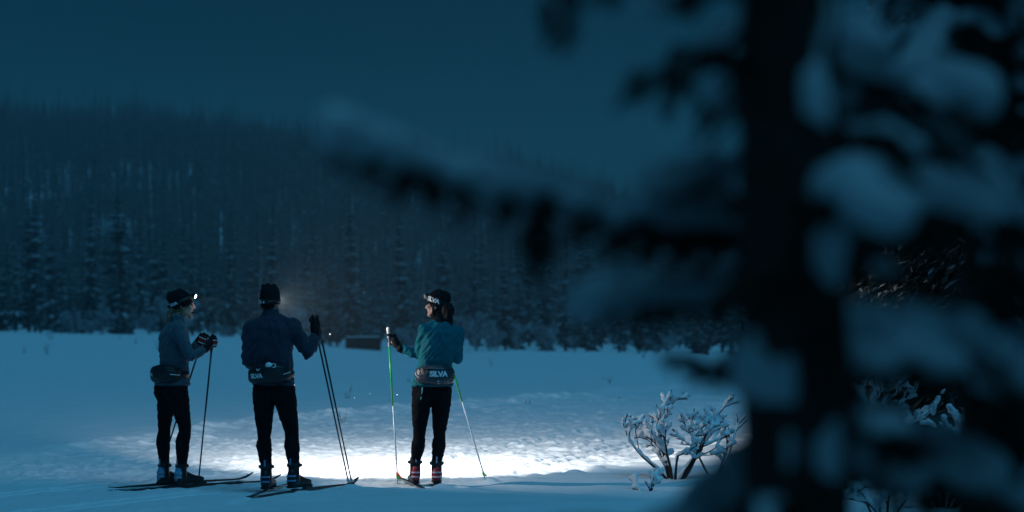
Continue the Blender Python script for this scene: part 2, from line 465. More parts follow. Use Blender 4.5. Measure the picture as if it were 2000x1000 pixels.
# the wood on the slope behind, beyond counting
def build_forest():
    vc = bpy.data.collections.new('forest_variants')
    for i in range(5):
        h = (8.5, 10.5, 7.0, 9.5, 5.5)[i]
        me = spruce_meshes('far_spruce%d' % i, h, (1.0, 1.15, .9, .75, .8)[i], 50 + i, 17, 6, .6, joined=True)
        vc.objects.link(bpy.data.objects.new('far_spruce', me))
    r = np.random.default_rng(5)
    n = 46000
    y = 268 + (r.random(n) ** .75) * 640
    x = (r.random(n) * 2 - 1) * (.25 * y + 12)
    k = ~((y < 285) & (r.random(n) < .3))
    thin = (vnoise(x / 26, y / 60, 77) + .5 > .04 + .25 * (y > 790)) & (r.random(len(x)) < np.where(y > 780, .55, 1))
    x, y = x[k & thin], y[k & thin]
    z = height(x, y)
    me = bpy.data.meshes.new('forest')
    me.vertices.add(len(x)); me.vertices.foreach_set('co', np.stack([x, y, z], 1).ravel()); me.update()
    at = me.attributes.new('tree_scale', 'FLOAT', 'POINT'); at.data.foreach_set('value', np.where(y > 770, 1.35, 1.0) * np.where(r.random(len(x)) < .06, r.uniform(1.1, 1.4, len(x)), r.uniform(.5, 1.0, len(x))))
    at = me.attributes.new('tree_rot', 'FLOAT', 'POINT'); at.data.foreach_set('value', r.uniform(0, 6.28, len(x)))
    o = link('forest', me)
    ng = bpy.data.node_groups.new('forest_nodes', 'GeometryNodeTree')
    ng.interface.new_socket('Geometry', in_out='INPUT', socket_type='NodeSocketGeometry')
    ng.interface.new_socket('Geometry', in_out='OUTPUT', socket_type='NodeSocketGeometry')
    N = ng.nodes; L = ng.links
    gi = N.new('NodeGroupInput'); go = N.new('NodeGroupOutput')
    iop = N.new('GeometryNodeInstanceOnPoints'); ci = N.new('GeometryNodeCollectionInfo')
    ci.inputs['Collection'].default_value = vc
    ci.inputs['Separate Children'].default_value = True; ci.inputs['Reset Children'].default_value = True
    sc_ = N.new('GeometryNodeInputNamedAttribute'); sc_.data_type = 'FLOAT'; sc_.inputs[0].default_value = 'tree_scale'
    ro = N.new('GeometryNodeInputNamedAttribute'); ro.data_type = 'FLOAT'; ro.inputs[0].default_value = 'tree_rot'
    cx = N.new('ShaderNodeCombineXYZ')
    L.new(ro.outputs[0], cx.inputs[2])
    L.new(gi.outputs[0], iop.inputs['Points']); L.new(ci.outputs[0], iop.inputs['Instance'])
    iop.inputs['Pick Instance'].default_value = True
    L.new(cx.outputs[0], iop.inputs['Rotation']); L.new(sc_.outputs[0], iop.inputs['Scale'])
    L.new(iop.outputs[0], go.inputs[0])
    md = o.modifiers.new('trees', 'NODES'); md.node_group = ng
    tag(o, 'dense snow-dusted spruce wood climbing the hazy hillside', 'forest', kind='stuff')
build_forest()

# ---------------------------------------------------------------- twiggy shrubs
def grow(r, p, d, L, rad, depth, segs, spread=.55, up=.12, kids=(2, 3), shrink=.72):
    """recursive branching: appends (p0, p1, r0, r1)"""
    n = 3
    q = p.copy(); dd = d.copy(); rr = rad
    for i in range(n):
        dd = (dd + Vector((r.gauss(0, .12), r.gauss(0, .12), r.gauss(0, .08) + up * .3))).normalized()
        q2 = q + dd * (L / n); r2 = rr * .86
        segs.append((q.copy(), q2.copy(), rr, r2, depth))
        q, rr = q2, r2
        if depth > 0 and i >= 0:
            for _ in range(r.randint(*kids) if i == n - 1 else r.randint(0, 1)):
                ax = Vector((r.gauss(0, 1), r.gauss(0, 1), r.gauss(0, .6))); ax = (ax - dd * ax.dot(dd)).normalized()
                nd = (dd + ax * r.uniform(.5, 1.2) * spread * 1.6 + Vector((0, 0, up))).normalized()
                grow(r, q, nd, L * shrink * r.uniform(.7, 1.1), rr * .72, depth - 1, segs, spread, up, kids, shrink)

def seg_mesh(name, segs, n=5):
    V, F = [], []
    for p0, p1, r0, r1, _ in segs:
        t = (p1 - p0).normalized(); ref = Vector((0, 0, 1)) if abs(t.z) < .9 else Vector((1, 0, 0))
        u = t.cross(ref).normalized(); v = t.cross(u); o = len(V)
        for p, rr in ((p0, r0), (p1 + t * r1 * .3, r1)):
            for j in range(n):
                a = 6.2832 * j / n; V.append(p + u * (math.cos(a) * rr) + v * (math.sin(a) * rr))
        for j in range(n): F.append((o + j, o + (j + 1) % n, o + n + (j + 1) % n, o + n + j))
        F.append(tuple(range(o + n, o + 2 * n)))
    return from_lists(name, V, F)

# frosted birches along the foot of the treeline
def birch_mesh(seed, h):
    r = random.Random(seed); segs = []
    for i in range(r.randint(3, 5)):
        a = r.random() * 6.28
        d = Vector((math.cos(a) * .35, math.sin(a) * .35, 1)).normalized()
        grow(r, Vector((math.cos(a) * .15, math.sin(a) * .15, -.1)), d, h * .42, .035, 3, segs, .55, .10, (2, 3), .66)
    segs = [(a, b, max(r0, .020 - .0), max(r1, .016), dd) for a, b, r0, r1, dd in segs]
    w = seg_mesh('birch_twigs', segs, 3)
    V, F = [], []                    # rime tufts on the fine twigs
    for a, b, r0, r1, dd in segs:
        if dd <= 1:
            for _ in range(2):
                c = a.lerp(b, r.random()); s = r.uniform(.05, .13); o = len(V)
                for _k in range(3): V.append(c + Vector((r.gauss(0, s), r.gauss(0, s), r.gauss(0, s * .7))))
                F.append((o, o + 1, o + 2))
    t = from_lists('birch_rime', V, F); w.materials.append(M['rime']); t.materials.append(M['rime_tuft'])
    return w, t
BM = [birch_mesh(300 + i, h) for i, h in enumerate((2.6, 3.4, 1.9, 3.0))]
BL = ['rounded rime-covered birch shrub at the foot of the far spruces', 'tall rime-covered birch with open twiggy crown below the far spruces',
      'low rime-covered birch thicket at the edge of the snow field', 'leaning rime-covered birch with several stems below the far spruces']
for i in range(62):
    x = tr_rng.uniform(-46, 40); y = float(edge_far(x)) + tr_rng.uniform(-1.5, 9) * (1 if x < 0 else .7)
    if -15.8 < x < -9.2 and y < 201: continue
    k = tr_rng.choices(range(4), [3, 2, 4, 2])[0]; s = tr_rng.uniform(.4, 1.3)
    root = empty('birch_tree', (x, y, hz(x, y))); root.rotation_euler = (0, 0, tr_rng.uniform(0, 6.28)); root.scale = (s, s, s)
    tag(root, BL[k], 'tree', 'frosted birches below the treeline')
    for nm, me in zip(('trunk', 'crown'), BM[k]):
        o = bpy.data.objects.new(nm, me); col.objects.link(o); o.parent = root
        o['kind'] = 'stuff'

# dark low hut at the far edge of the field
def build_hut():
    c = P(708, 680, 197); z0 = hz(c.x, c.y)
    root = empty('hut', (c.x, c.y, z0 - .1)); root.rotation_euler = (0, 0, R(4))
    tag(root, 'low dark red wooden hut with flat roof at the edge of the snow field', 'hut')
    W, D, H = 2.8, 2.2, 1.0
    bm = bmesh.new(); box(bm, (0, 0, H / 2), (W - .08, D - .08, H)); link('wall', bm_mesh('hut_wall', bm), M['dark_wood'], root)
    bm = bmesh.new(); box(bm, (0, 0, 0), (.17, .05, H)); pl = bm_mesh('plank', bm); pl.materials.append(M['red_wood'])
    for i in range(16):
        if 6 <= i <= 9: continue
        o = link('plank', pl, None, root); o.location = (-W / 2 + .09 + i * .181, -D / 2 + .01, H / 2)
    bm = bmesh.new(); box(bm, (0, 0, .5), (.72, .04, .86)); d = link('door', bm_mesh('hut_door', bm), M['dark_wood'], root); d.location = (-.04, -D / 2 - .02, .05)
    bm = bmesh.new(); box(bm, (.26, -.04, .5), (.03, .04, .10)); link('handle', bm_mesh('hut_handle', bm), M['binding'], d)
    bm = bmesh.new(); box(bm, (0, 0, H + .05), (W + .12, D + .3, .08)); rf = link('roof', bm_mesh('hut_roof', bm), M['dark_wood'], root)
    bm = bmesh.new(); box(bm, (0, .15, H + .12), (W, D, .07)); me = modded('hut_snow', bm, [('BEVEL', dict(width=.04, segments=3))]); link('snow', me, M['snow_load'], rf)
build_hut()

# ----------------------------------------------------------------------------
# people
# ----------------------------------------------------------------------------
def az(a):
    a = R(a); return Vector((math.cos(a), math.sin(a), 0))
def right_of(a):
    a = R(a); return Vector((math.sin(a), -math.cos(a), 0))
def frame(f, u=UP):
    """columns: forward, left, up"""
    f = Vector(f).normalized(); l = Vector(u).cross(f).normalized(); w = f.cross(l)
    return Matrix((f, l, w)).transposed()

def text_mesh(body, width, mapper, thick=.0012):
    cu = bpy.data.curves.new('txt', 'FONT'); cu.body = body; cu.align_x = 'CENTER'; cu.align_y = 'CENTER'
    cu.size = 1; cu.offset = .045; cu.extrude = 0; cu.resolution_u = 3; cu.space_character = .92
    o = bpy.data.objects.new('txt', cu); col.objects.link(o)
    me = bpy.data.meshes.new_from_object(o.evaluated_get(bpy.context.evaluated_depsgraph_get()))
    bpy.data.objects.remove(o)
    xs = [v.co.x for v in me.vertices]; k = width / (max(xs) - min(xs))
    bm = bmesh.new(); bm.from_mesh(me)
    bmesh.ops.subdivide_edges(bm, edges=[e for e in bm.edges if e.calc_length() * k > .012], cuts=2, use_grid_fill=False)
    bmesh.ops.triangulate(bm, faces=bm.faces)
    for v in bm.verts: v.co = mapper(v.co.x * k, v.co.y * k)
    bm.to_mesh(me); bm.free(); me.materials.clear()
    return me

def hand_on(bm, wrist, grip, axis, s=1.0, up_sign=1):
    """gloved fist closed on a pole: palm on the wrist side, fingers round the axis"""
    axis = Vector(axis).normalized()
    o = (Vector(wrist) - Vector(grip)); o = (o - axis * o.dot(axis)).normalized()     # from the pole to the palm
    t = axis.cross(o)
    g = Vector(grip)
    palm = g + o * .030 * s
    limb(bm, [wrist, palm.lerp(wrist, .45), palm], [.031 * s, .036 * s, .034 * s], n=12, squash=1.0)
    limb(bm, [palm - axis * .030 * s, palm + axis * .032 * s], [.024 * s, .024 * s], n=12)
    for i in range(4):
        c = g + axis * ((-.033 + .022 * i) * s)
        rad = (.026, .029, .029, .026)[i] * s
        pts = []
        for k in range(6):
            a = .35 + k * .62 * (1.0, 1.05, 1.05, .95)[i]
            pts.append(c + o * (math.cos(a) * rad) + t * (math.sin(a) * rad * 1.1))
        limb(bm, pts, [.0115 * s, .012 * s, .012 * s, .0115 * s, .011 * s, .010 * s], n=8)
    pts = [palm + axis * .028 * s - t * .012 * s, g + axis * .045 * s - t * .028 * s, g + axis * .047 * s - t * .026 * s - o * .020 * s, g + axis * .046 * s - t * .008 * s - o * .032 * s]
    limb(bm, pts, [.015 * s, .013 * s, .012 * s, .011 * s], n=8)

def build_boot(person, ankle, a, ground_top, main, accent, strap, s=1.0):
    """ski boot: foot + cuff, sole on the ski top"""
    f = az(a); l = UP.cross(f)
    heel = Vector((ankle.x, ankle.y, ground_top)) - f * .045 * s
    bm = bmesh.new()
    rs = []
    for q, w, h, lift in ((-.02, .028, .055, .014), (.0, .036, .085, .008), (.05, .039, .105, .008), (.10, .040, .100, .008), (.15, .044, .078, .008), (.20, .047, .062, .008), (.25, .043, .052, .010), (.285, .028, .040, .014)):
        c = heel + f * (q * s) + UP * ((h * .5 + lift) * s)
        rs.append(section(c, l, UP, w * s, h * .5 * s, n=20, p=2.8))
    rings(bm, rs)
    up0 = heel + f * .045 * s + UP * .07 * s
    top = Vector(ankle) + UP * .045
    limb(bm, [up0, up0.lerp(top, .5), top], [.050 * s, .047 * s, .049 * s], n=16)
    limb(bm, [heel + UP * .10 * s + f * .015, top - f * .010], [.030 * s, .036 * s], n=10)
    boot = link('boot', blob('boot', bm, .007, 3), main, person)
    bm = bmesh.new()
    rs = [section(heel + f * (q * s) + UP * .008 * s, l, UP, w * s, .010 * s, n=16, p=4) for q, w in ((-.03, .024), (0, .037), (.08, .034), (.18, .046), (.25, .044), (.30, .028))]
    rings(bm, rs); link('sole', bm_mesh('sole', bm), M['sole'], boot)
    # heel shell panel, proud of the leather
    bm = bmesh.new()
    limb(bm, [heel + f * .006 + UP * .045 * s, heel + f * .008 + UP * .085 * s, heel + f * .014 + UP * .125 * s], [.034 * s, .039 * s, .034 * s], n=14)
    link('heel_panel', blob('heel_panel', bm, .007, 2), accent, boot)
    for zz, th in ((.060, .006), (.098, .006)):
        bm = bmesh.new()
        c = heel + f * .010 + UP * zz * s
        rs = [section(c + UP * dz, l, f, .0395 * s, .046 * s, n=24, p=2.2) for dz in (-th, th)]
        rings(bm, rs); link('strap', bm_mesh('strap', bm), strap, boot)
    # ankle cuff with a buckle
    bm = bmesh.new()
    d = (top - up0).normalized()
    rs = [section(top - d * q, l, f, .054 * s, .056 * s, n=24) for q in (.006, .020, .036)]
    rings(bm, rs); cf = link('cuff', bm_mesh('cuff', bm), M['boot_black'], boot)
    for sd in (-1, 1):
        bm = bmesh.new(); box(bm, top - d * .020 + l * (sd * .056 * s) + f * .01, (.036, .014, .024), frame(f)); link('buckle', bm_mesh('buckle', bm), M['plastic'], boot)
    bm = bmesh.new(); box(bm, top + d * .012 - f * .056 * s, (.006, .013, .055), frame(f)); link('pull_tab', bm_mesh('pull_tab', bm), strap, boot)
    return heel + f * .27 * s

def make_ski(toe, a, topmat, tipmat, label, L=1.88, zoff=0.0, sink=.0):
    """ski with its binding under the toe; thing at the toe on the snow"""
    z = hz(toe.x, toe.y)
    root = empty('cross_country_ski', (toe.x, toe.y, z + zoff)); root.rotation_euler = (0, 0, R(a))
    tag(root, label, 'ski', 'skis of the three skiers')
    def prof(x):
        w = .022 + .004 * abs(x / (L / 2)) ; zz = .004
        if x > L / 2 - .22:
            q = (x - L / 2 + .22) / .22; zz += .055 * q ** 2; w *= (1 - q ** 3 * .75)
        if x < -L / 2 + .10:
            q = (-L / 2 + .10 - x) / .10; zz += .012 * q; w *= 1 - .5 * q
        th = .007 + .013 * max(0, 1 - (abs(x) / (L / 2)) ** 1.5)
        return w, zz, th
    def strip(x0, x1, n):
        bm = bmesh.new(); rs = []
        for i in range(n + 1):
            x = x0 + (x1 - x0) * i / n; w, zz, th = prof(x)
            rs.append([Vector((x, -w, zz)), Vector((x, w, zz)), Vector((x, w * .93, zz + th)), Vector((x, -w * .93, zz + th))])
        rings(bm, rs); return bm_mesh('ski', bm)
    link('ski_body', strip(-L / 2 + .16, L / 2 - .26, 24), topmat, root)
    link('tip', strip(L / 2 - .26, L / 2, 14), tipmat, root)
    link('tail', strip(-L / 2, -L / 2 + .16, 6), tipmat, root)
    bm = bmesh.new(); box(bm, (-.02, 0, .028), (.09, .042, .016)); box(bm, (.035, 0, .036), (.03, .034, .022))
    link('binding', bm_mesh('binding', bm), M['binding'], root)
    bm = bmesh.new(); box(bm, (-.23, 0, .026), (.07, .038, .012)); link('heel_plate', bm_mesh('heel_plate', bm), M['binding'], root)
    return root

def make_pole(top, tip, label, upper, lower=None, grip=None, basket=None, split=.5, group='ski poles of the three skiers', strap=True):
    top = Vector(top); tip = Vector(tip); d = (tip - top).normalized(); Ln = (tip - top).length
    root = empty('ski_pole', tip); tag(root, label, 'ski pole', group)
    T = top - tip
    def tube(a, b, r0, r1, n=10):
        bm = bmesh.new(); limb(bm, [T + d * a, T + d * b], [r0, r1], n=n, round_ends=False); return bm_mesh('tube', bm)
    g = .15
    if lower is None:
        link('shaft', tube(g, Ln - .03, .0085, .0065), upper, root, True)
    else:
        link('upper_shaft', tube(g, Ln * split, .0085, .0078), upper, root, True)
        link('lower_shaft', tube(Ln * split, Ln - .03, .0077, .0060), lower, root, True)
    bm = bmesh.new(); limb(bm, [T, T + d * .02, T + d * .05, T + d * .12, T + d * .16], [.0155, .014, .0115, .0125, .0095], n=12)
    link('grip', bm_mesh('grip', bm), grip or M['plastic'], root, True)
    bm = bmesh.new(); limb(bm, [T + d * (Ln - .075), T + d * (Ln - .055), T + d * (Ln - .045)], [.009, .013, .010], n=10)
    sd = Vector((1, .2, 0)); sd = (sd - d * sd.dot(d)).normalized()
    limb(bm, [T + d * (Ln - .05), T + d * (Ln - .040) + sd * .012, T + d * (Ln - .036) + sd * .022], [.010, .010, .006], n=8)
    link('basket', bm_mesh('basket', bm), basket or M['plastic'], root, True)
    link('spike', tube(Ln - .05, Ln + .015, .004, .0015, 6), M['binding'], root)
    return root

def make_person(c):
    """c: configuration with world joints"""
    J = c['J']; s = c['s']
    root = empty('person', (J['pelvis'].x, J['pelvis'].y, c['gz']))
    tag(root, c['label'], 'person')
    W = lambda o: (setattr(o, 'matrix_parent_inverse', Matrix.Translation(-root.location)), o)[1]
    ap, ac, ah = c['ap'], c['ac'], c['ah']
    fp, rp = az(ap), right_of(ap); fc, rc = az(ac), right_of(ac)
    pel, neck = J['pelvis'], J['neck']
    sp = lambda q: pel.lerp(neck, q)
    wz = c['w']           # widths: hip, waist, chest, shoulder half widths ; depths
    am = (ap + ac) / 2; fm, rm = az(am), right_of(am)
    secs = [(-.17, rp, fp, wz['hip'] * .62, wz['dhip'] * .72, 0), (-.06, rp, fp, wz['hip'] * .98, wz['dhip'], -.005), (.04, rp, fp, wz['hip'], wz['dhip'] * .98, 0), (.18, rm, fm, wz['waist'] * 1.04, wz['dwaist'] * 1.02, .005), (.32, rm, fm, wz['waist'], wz['dwaist'], .01),
            (.52, rc, fc, wz['chest'] * .96, wz['dchest'] * .95, .0), (.70, rc, fc, wz['chest'], wz['dchest'], -.005), (.83, rc, fc, wz['chest'] * .97, wz['dchest'] * .88, -.012), (.92, rc, fc, wz['chest'] * .74, wz['dchest'] * .68, -.012), (.99, rc, fc, .072 * s, .070 * s, -.004), (1.10, rc, fc, .056 * s, .060 * s, .012)]
    def torso(bm, grow_, q0, q1):
        rs = [section(sp(q) + f * off, r_, f, w + grow_, d + grow_, n=32) for q, r_, f, w, d, off in secs if q0 <= q <= q1]
        rings(bm, rs)
    def arm(bm, sd, g, to=1.0):
        a, b, e = J['sh' + sd], J['el' + sd], J['wr' + sd]
        k = c.get('arm', 1.0) * s
        limb(bm, [a, a.lerp(b, .3), a.lerp(b, .75), b, b.lerp(e, .3), b.lerp(e, .7), e],
             [.062 * k + g, .055 * k + g, .047 * k + g, .044 * k + g, .045 * k + g, .036 * k + g, .030 * k + g], n=14)
        limb(bm, [a - UP * .012, a.lerp(sp(.97), .5) - UP * .004, sp(.97)], [.055 * k + g, .058 * s + g, .060 * s + g], n=14)
        limb(bm, [a - UP * .03, sp(.76)], [.060 * k + g, .085 * s + g], n=12)
    def legs(bm, g):
        for sd in 'LR':
            h, k_, an = J['hip' + sd], J['kn' + sd], J['an' + sd]
            v = c.get('leg', 1.0) * s
            bk = -fp * .012
            limb(bm, [h + UP * .03, h.lerp(k_, .25), h.lerp(k_, .6), k_ + UP * .03, k_ - UP * .03, k_.lerp(an, .32) + bk * 1.3, k_.lerp(an, .62) + bk * .6, an + UP * .02, an - UP * .04],
                 [.095 * v + g, .093 * v + g, .079 * v + g, .062 * v + g, .058 * v + g, .069 * v + g, .058 * v + g, .043 * v + g, .041 * v + g], n=16)
            gl = pel + (rp if sd == 'R' else -rp) * .075 * s - fp * (wz['dhip'] * .40) - UP * .05
            ell(bm, gl, (.084 * s + g, .082 * s + g, .110 * s + g))
    # head
    H = J['head']; hs = c['hs']
    fh = (az(ah) + UP * math.tan(R(c.get('hpitch', 0)))).normalized(); FR = frame(fh)
    hp = lambda f, l, u: H + FR @ Vector((f * hs, l * hs, u * hs))
    def headshape(bm):
        ell(bm, hp(-.004, 0, .030), (.098 * hs, .077 * hs, .098 * hs), FR)
        ell(bm, hp(.022, 0, -.035), (.072 * hs, .064 * hs, .078 * hs), FR)
        limb(bm, [hp(.02, .050, -.055), hp(.075, .018, -.098), hp(.075, -.018, -.098), hp(.02, -.050, -.055)], [.020 * hs, .019 * hs, .019 * hs, .020 * hs], n=10)
        limb(bm, [hp(.088, 0, .022), hp(.103, 0, -.004), hp(.118, 0, -.026)], [.010 * hs, .012 * hs, .013 * hs], n=10)
        ell(bm, hp(.100, .012, -.032), (.012 * hs, .010 * hs, .009 * hs), FR); ell(bm, hp(.100, -.012, -.032), (.012 * hs, .010 * hs, .009 * hs), FR)
        limb(bm, [hp(.078, .045, .030), hp(.094, .012, .033), hp(.094, -.012, .033), hp(.078, -.045, .030)], [.012 * hs] * 4, n=8)
        for y in (-1, 1):
            ell(bm, hp(.066, y * .042, -.022), (.026 * hs, .022 * hs, .022 * hs), FR)
            ell(bm, hp(-.008, y * .076, -.012), (.018 * hs, .008 * hs, .030 * hs), FR)
        op = c.get('mouth', 0)
        ell(bm, hp(.086, 0, -.056), (.016 * hs, .024 * hs, .009 * hs), FR)
        ell(bm, hp(.082, 0, -.074 - op), (.016 * hs, .021 * hs, .009 * hs), FR)
        if op: ell(bm, hp(.072, 0, -.104 - op * .6), (.022 * hs, .026 * hs, .020 * hs), FR)
        limb(bm, [hp(-.018, 0, -.045), J['neck'].lerp(hp(-.02, 0, -.08), .5), sp(.97)], [.054 * s, .054 * s, .060 * s], n=16)
    bm = bmesh.new()
    torso(bm, -.012, -.2, 1.2); legs(bm, -.010)
    for sd in 'LR': arm(bm, sd, -.010)
    headshape(bm)
    for sd in 'LR': limb(bm, [J['wr' + sd], J['wr' + sd].lerp(J['hand' + sd], .8)], [.022, .022], n=10)
    body = W(link('body', blob('body', bm, .0058, 2, .35), M['skin'], root))
    # face details
    for y in (-1, 1):
        bm = bmesh.new(); ell(bm, hp(.086, y * .031, .010), (.009 * hs, .013 * hs, .0075 * hs), FR, 10, 6); W(link('eye', bm_mesh('eye', bm), M['eye'], root, True))
        bm = bmesh.new(); limb(bm, [hp(.097, y * .016, .034), hp(.097, y * .034, .040), hp(.082, y * .052, .033)], [.0045 * hs] * 3, n=6); W(link('eyebrow', bm_mesh('eyebrow', bm), c['browmat'], root, True))
    op = c.get('mouth', 0)
    bm = bmesh.new(); ell(bm, hp(.0905, 0, -.0655 - op * .5), (.0125 * hs, .021 * hs, (.0045 + op * .55) * hs), FR, 12, 6); W(link('mouth', bm_mesh('mouth', bm), M['mouth'] if op else M['lip'], root, True))
    # tights
    bm = bmesh.new(); torso(bm, .002, -.2, .20); legs(bm, 0)
    me = wrinkle(blob('tights', bm, .008, 10), .005, 26, c['seed'], (1, 1, 1.4)); tights = W(link('tights', me, M['tights'], root))
    # jacket
    bm = bmesh.new(); torso(bm, .012, -.01, 1.0)
    for sd in 'LR': arm(bm, sd, .004)
    rs = [section(sp(q) + fc * o_, rc, fc, w, d, n=28) for q, w, d, o_ in ((.93, .080 * s, .078 * s, -.004), (1.02, .066 * s, .068 * s, .004), (1.11, .062 * s, .066 * s, .012))]
    rings(bm, rs)
    me = wrinkle(blob('jacket', bm, .007, 4), .013, 17, c['seed'] + 3); jacket = W(link('jacket', me, c['jacket'], root))
    bm = bmesh.new()          # hem hanging below the pack
    rs = [section(sp(q), rp, fp, wz['hip'] * k + .014, wz['dhip'] * k + .014, n=40) for q, k in ((-.02, 1.0), (.02, 1.01), (.08, 1.0))]
    rings(bm, rs); me = modded('hem', bm, [('SUBSURF', dict(levels=1))]); wrinkle(me, .007, 40, c['seed'] + 9, (1.5, 1, .1)); W(link('hem', me, c['jacket'], jacket, True))
    # gloves
    for sd in 'LR':
        bm = bmesh.new(); hand_on(bm, J['wr' + sd], J['hand' + sd], c['axis' + sd], c.get('hands', 1.0))
        gl = W(link('glove', blob('glove', bm, .0048, 2, .6), M['glove'], root))
        bm = bmesh.new(); d = (J['el' + sd] - J['wr' + sd]).normalized()
        limb(bm, [J['wr' + sd] - d * .012, J['wr' + sd] + d * .035], [.038 * s, .040 * s], n=16, round_ends=False); W(link('cuff', bm_mesh('cuff', bm), M['glove'], gl, True))
        if c.get('glove_accent'):
            w_, g_ = J['wr' + sd], J['hand' + sd]; ax = Vector(c['axis' + sd]).normalized(); o = (w_ - g_); o = (o - ax * o.dot(ax)).normalized(); t = ax.cross(o)
            for q, mm in ((.022, M['glove_grey']), (.0, c['glove_accent']), (-.022, M['glove_grey'])):
                bm = bmesh.new(); limb(bm, [g_ + ax * q + o * .030 + t * .030, g_ + ax * q + t * .043 - o * .002, g_ + ax * q + t * .030 - o * .030], [.0060, .0062, .0055], n=8)
                W(link('knuckle_panel', bm_mesh('knuckle_panel', bm), mm, gl, True))
    # boots
    toes = {}
    for sd in 'LR':
        g = hz(J['an' + sd].x, J['an' + sd].y) + .032
        n0 = set(o.name for o in root.children)
        toes[sd] = build_boot(root, J['an' + sd] , c['foot' + sd], g, *c['boot'], s=c.get('bs', 1.0))
        for o in root.children:
            if o.name not in n0: W(o)
    # waist pack on its belt
    q0 = c.get('packq', .17); pc = sp(q0); hw, hd = wz['waist'] * 1.05 + .016, wz['dwaist'] * 1.04 + .016
    pa = ap + c.get('packrot', 0); pf, pr = az(pa), right_of(pa)
    HZ = c.get('packh', .082)
    def pk(th, z, out=0.0):
        """th from the middle of the back, z up; surface of the pack"""
        tk = .012 + .062 * max(0.0, 1 - (abs(th) / 1.25) ** 2.4)
        hzz = HZ * (1 - .35 * min(1, abs(th) / 1.3) ** 2)
        pr_ = max(0.0, 1 - min(1, abs(z) / hzz) ** 2.6) ** (1 / 2.6)
        e = tk * pr_ + out
        return pc + pr * ((hw + e) * math.sin(th)) - pf * ((hd + e) * math.cos(th)) + UP * z + UP * (c.get('packtilt', 0) * math.sin(th))
    bm = bmesh.new(); rs = []
    for i in range(33):
        th = -1.30 + 2.60 * i / 32; hzz = HZ * (1 - .35 * min(1, abs(th) / 1.3) ** 2); ring = []
        for j in range(14):
            z = -hzz + 2 * hzz * j / 13; ring.append(pk(th, z * .999))
        for j in range(4):
            z = hzz - 2 * hzz * (j + .5) / 4; p = pk(th, z); b = pc + pr * ((hw - .01) * math.sin(th)) - pf * ((hd - .01) * math.cos(th)) + UP * z + UP * (c.get('packtilt', 0) * math.sin(th)); ring.append(b)
        rs.append(ring)
    rings(bm, rs); me = bm_mesh('waist_pack', bm); wrinkle(me, .006, 30, c['seed'] + 17, (1, 1, 1))
    pack = W(link('waist_pack', me, c['packmat'], root, True))
    bm = bmesh.new(); rs = [section(pc + UP * z, pr, pf, hw + e, hd + e, n=40) for z, e in ((-.03, -.02), (-.03, .004), (.03, .004), (.03, -.02))]
    rings(bm, rs, cap=False); W(link('belt', bm_mesh('belt', bm), M['black_cloth'], pack, True))
    tx, tz_, tw = c['packtext']
    W(link('lettering', text_mesh('SILVA', tw, lambda u, v: pk(tx + u / (hw + .06), tz_ + v, .009)), M['white_print'], pack))
    for th0, th1, z0, z1 in c['piping']:
        bm = bmesh.new(); limb(bm, [pk(th0 + (th1 - th0) * i / 5, z0 + (z1 - z0) * i / 5, .006) for i in range(6)], [.0028] * 6, n=6); W(link('piping', bm_mesh('piping', bm), M['white_print'], pack))
    # side panel and zip line
    bm = bmesh.new(); limb(bm, [pk(-1.0 + i * .2, HZ * .62, .004) for i in range(11)], [.003] * 11, n=6); W(link('zip', bm_mesh('zip', bm), M['plastic'], pack))
    # hat
    tilt = R(c['hattilt']); HF = FR @ Matrix.Rotation(-tilt, 3, 'Y'); hc = hp(-.006, 0, c.get('hatz', .028))
    hq = lambda f, l, u: hc + HF @ Vector((f * hs, l * hs, u * hs))
    bm = bmesh.new(); rs = []
    for u, k, sh in c['hat']:
        rs.append([hq(.112 * k * math.cos(t) + sh, .092 * k * math.sin(t), u) for t in (6.2832 * j / 28 for j in range(28))])
    rings(bm, rs)
    for f, l, u, r_ in c.get('hatbumps', ()): ell(bm, hq(f, l, u), (r_ * hs, r_ * hs, r_ * hs))
    hat = W(link('hat', wrinkle(blob('hat', bm, .006, 3), .004, 45, c['seed'] + 23, (1, 1, 1)), M['black_knit'], root))
    # headlamp: strap, housing with lens, rear pack
    uz = c['strapu']; kk = c['strapk']
    def sb(t, u, e=0.0): return hq((.112 * kk + e) * math.cos(t), (.092 * kk + e) * math.sin(t), uz + u)
    lamp = W(link('headlamp', None, None, root)); lamp.empty_display_size = .02
    bm = bmesh.new(); rings(bm, [[sb(t, u, e) for t in (6.2832 * j / 36 for j in range(36))] for u, e in ((-.015, -.008), (-.015, .003), (.015, .003), (.015, -.008))], cap=False)
    W(link('strap', bm_mesh('strap', bm), M['black_cloth'], lamp, True))
    if c.get('straptext'):
        t0, w_, sgn = c['straptext']
        W(link('lettering', text_mesh('SILVA', w_, lambda u, v: sb(t0 + sgn * u / (.10 * hs), v / hs, .0060)), M['white_print'], lamp))
    la = c['lampaim']; lf = (az(la[0]) + UP * math.tan(R(la[1]))).normalized(); LF = frame(lf)
    lp = sb(0, .006, .018); 
    bm = bmesh.new(); box(bm, lp, (.034, .062, .040), LF); box(bm, lp + LF @ Vector((-.02, 0, -.012)), (.02, .05, .03), LF)
    me = modded('housing', bm, [('BEVEL', dict(width=.006, segments=2))]); W(link('housing', me, M['plastic'], lamp))
    bm = bmesh.new(); ell(bm, lp + lf * .018, (c.get('dome', .004), .016, .016), LF, 14, 8); W(link('lens', bm_mesh('lens', bm), M['lamp_lens'], lamp))
    bt = c.get('battery')
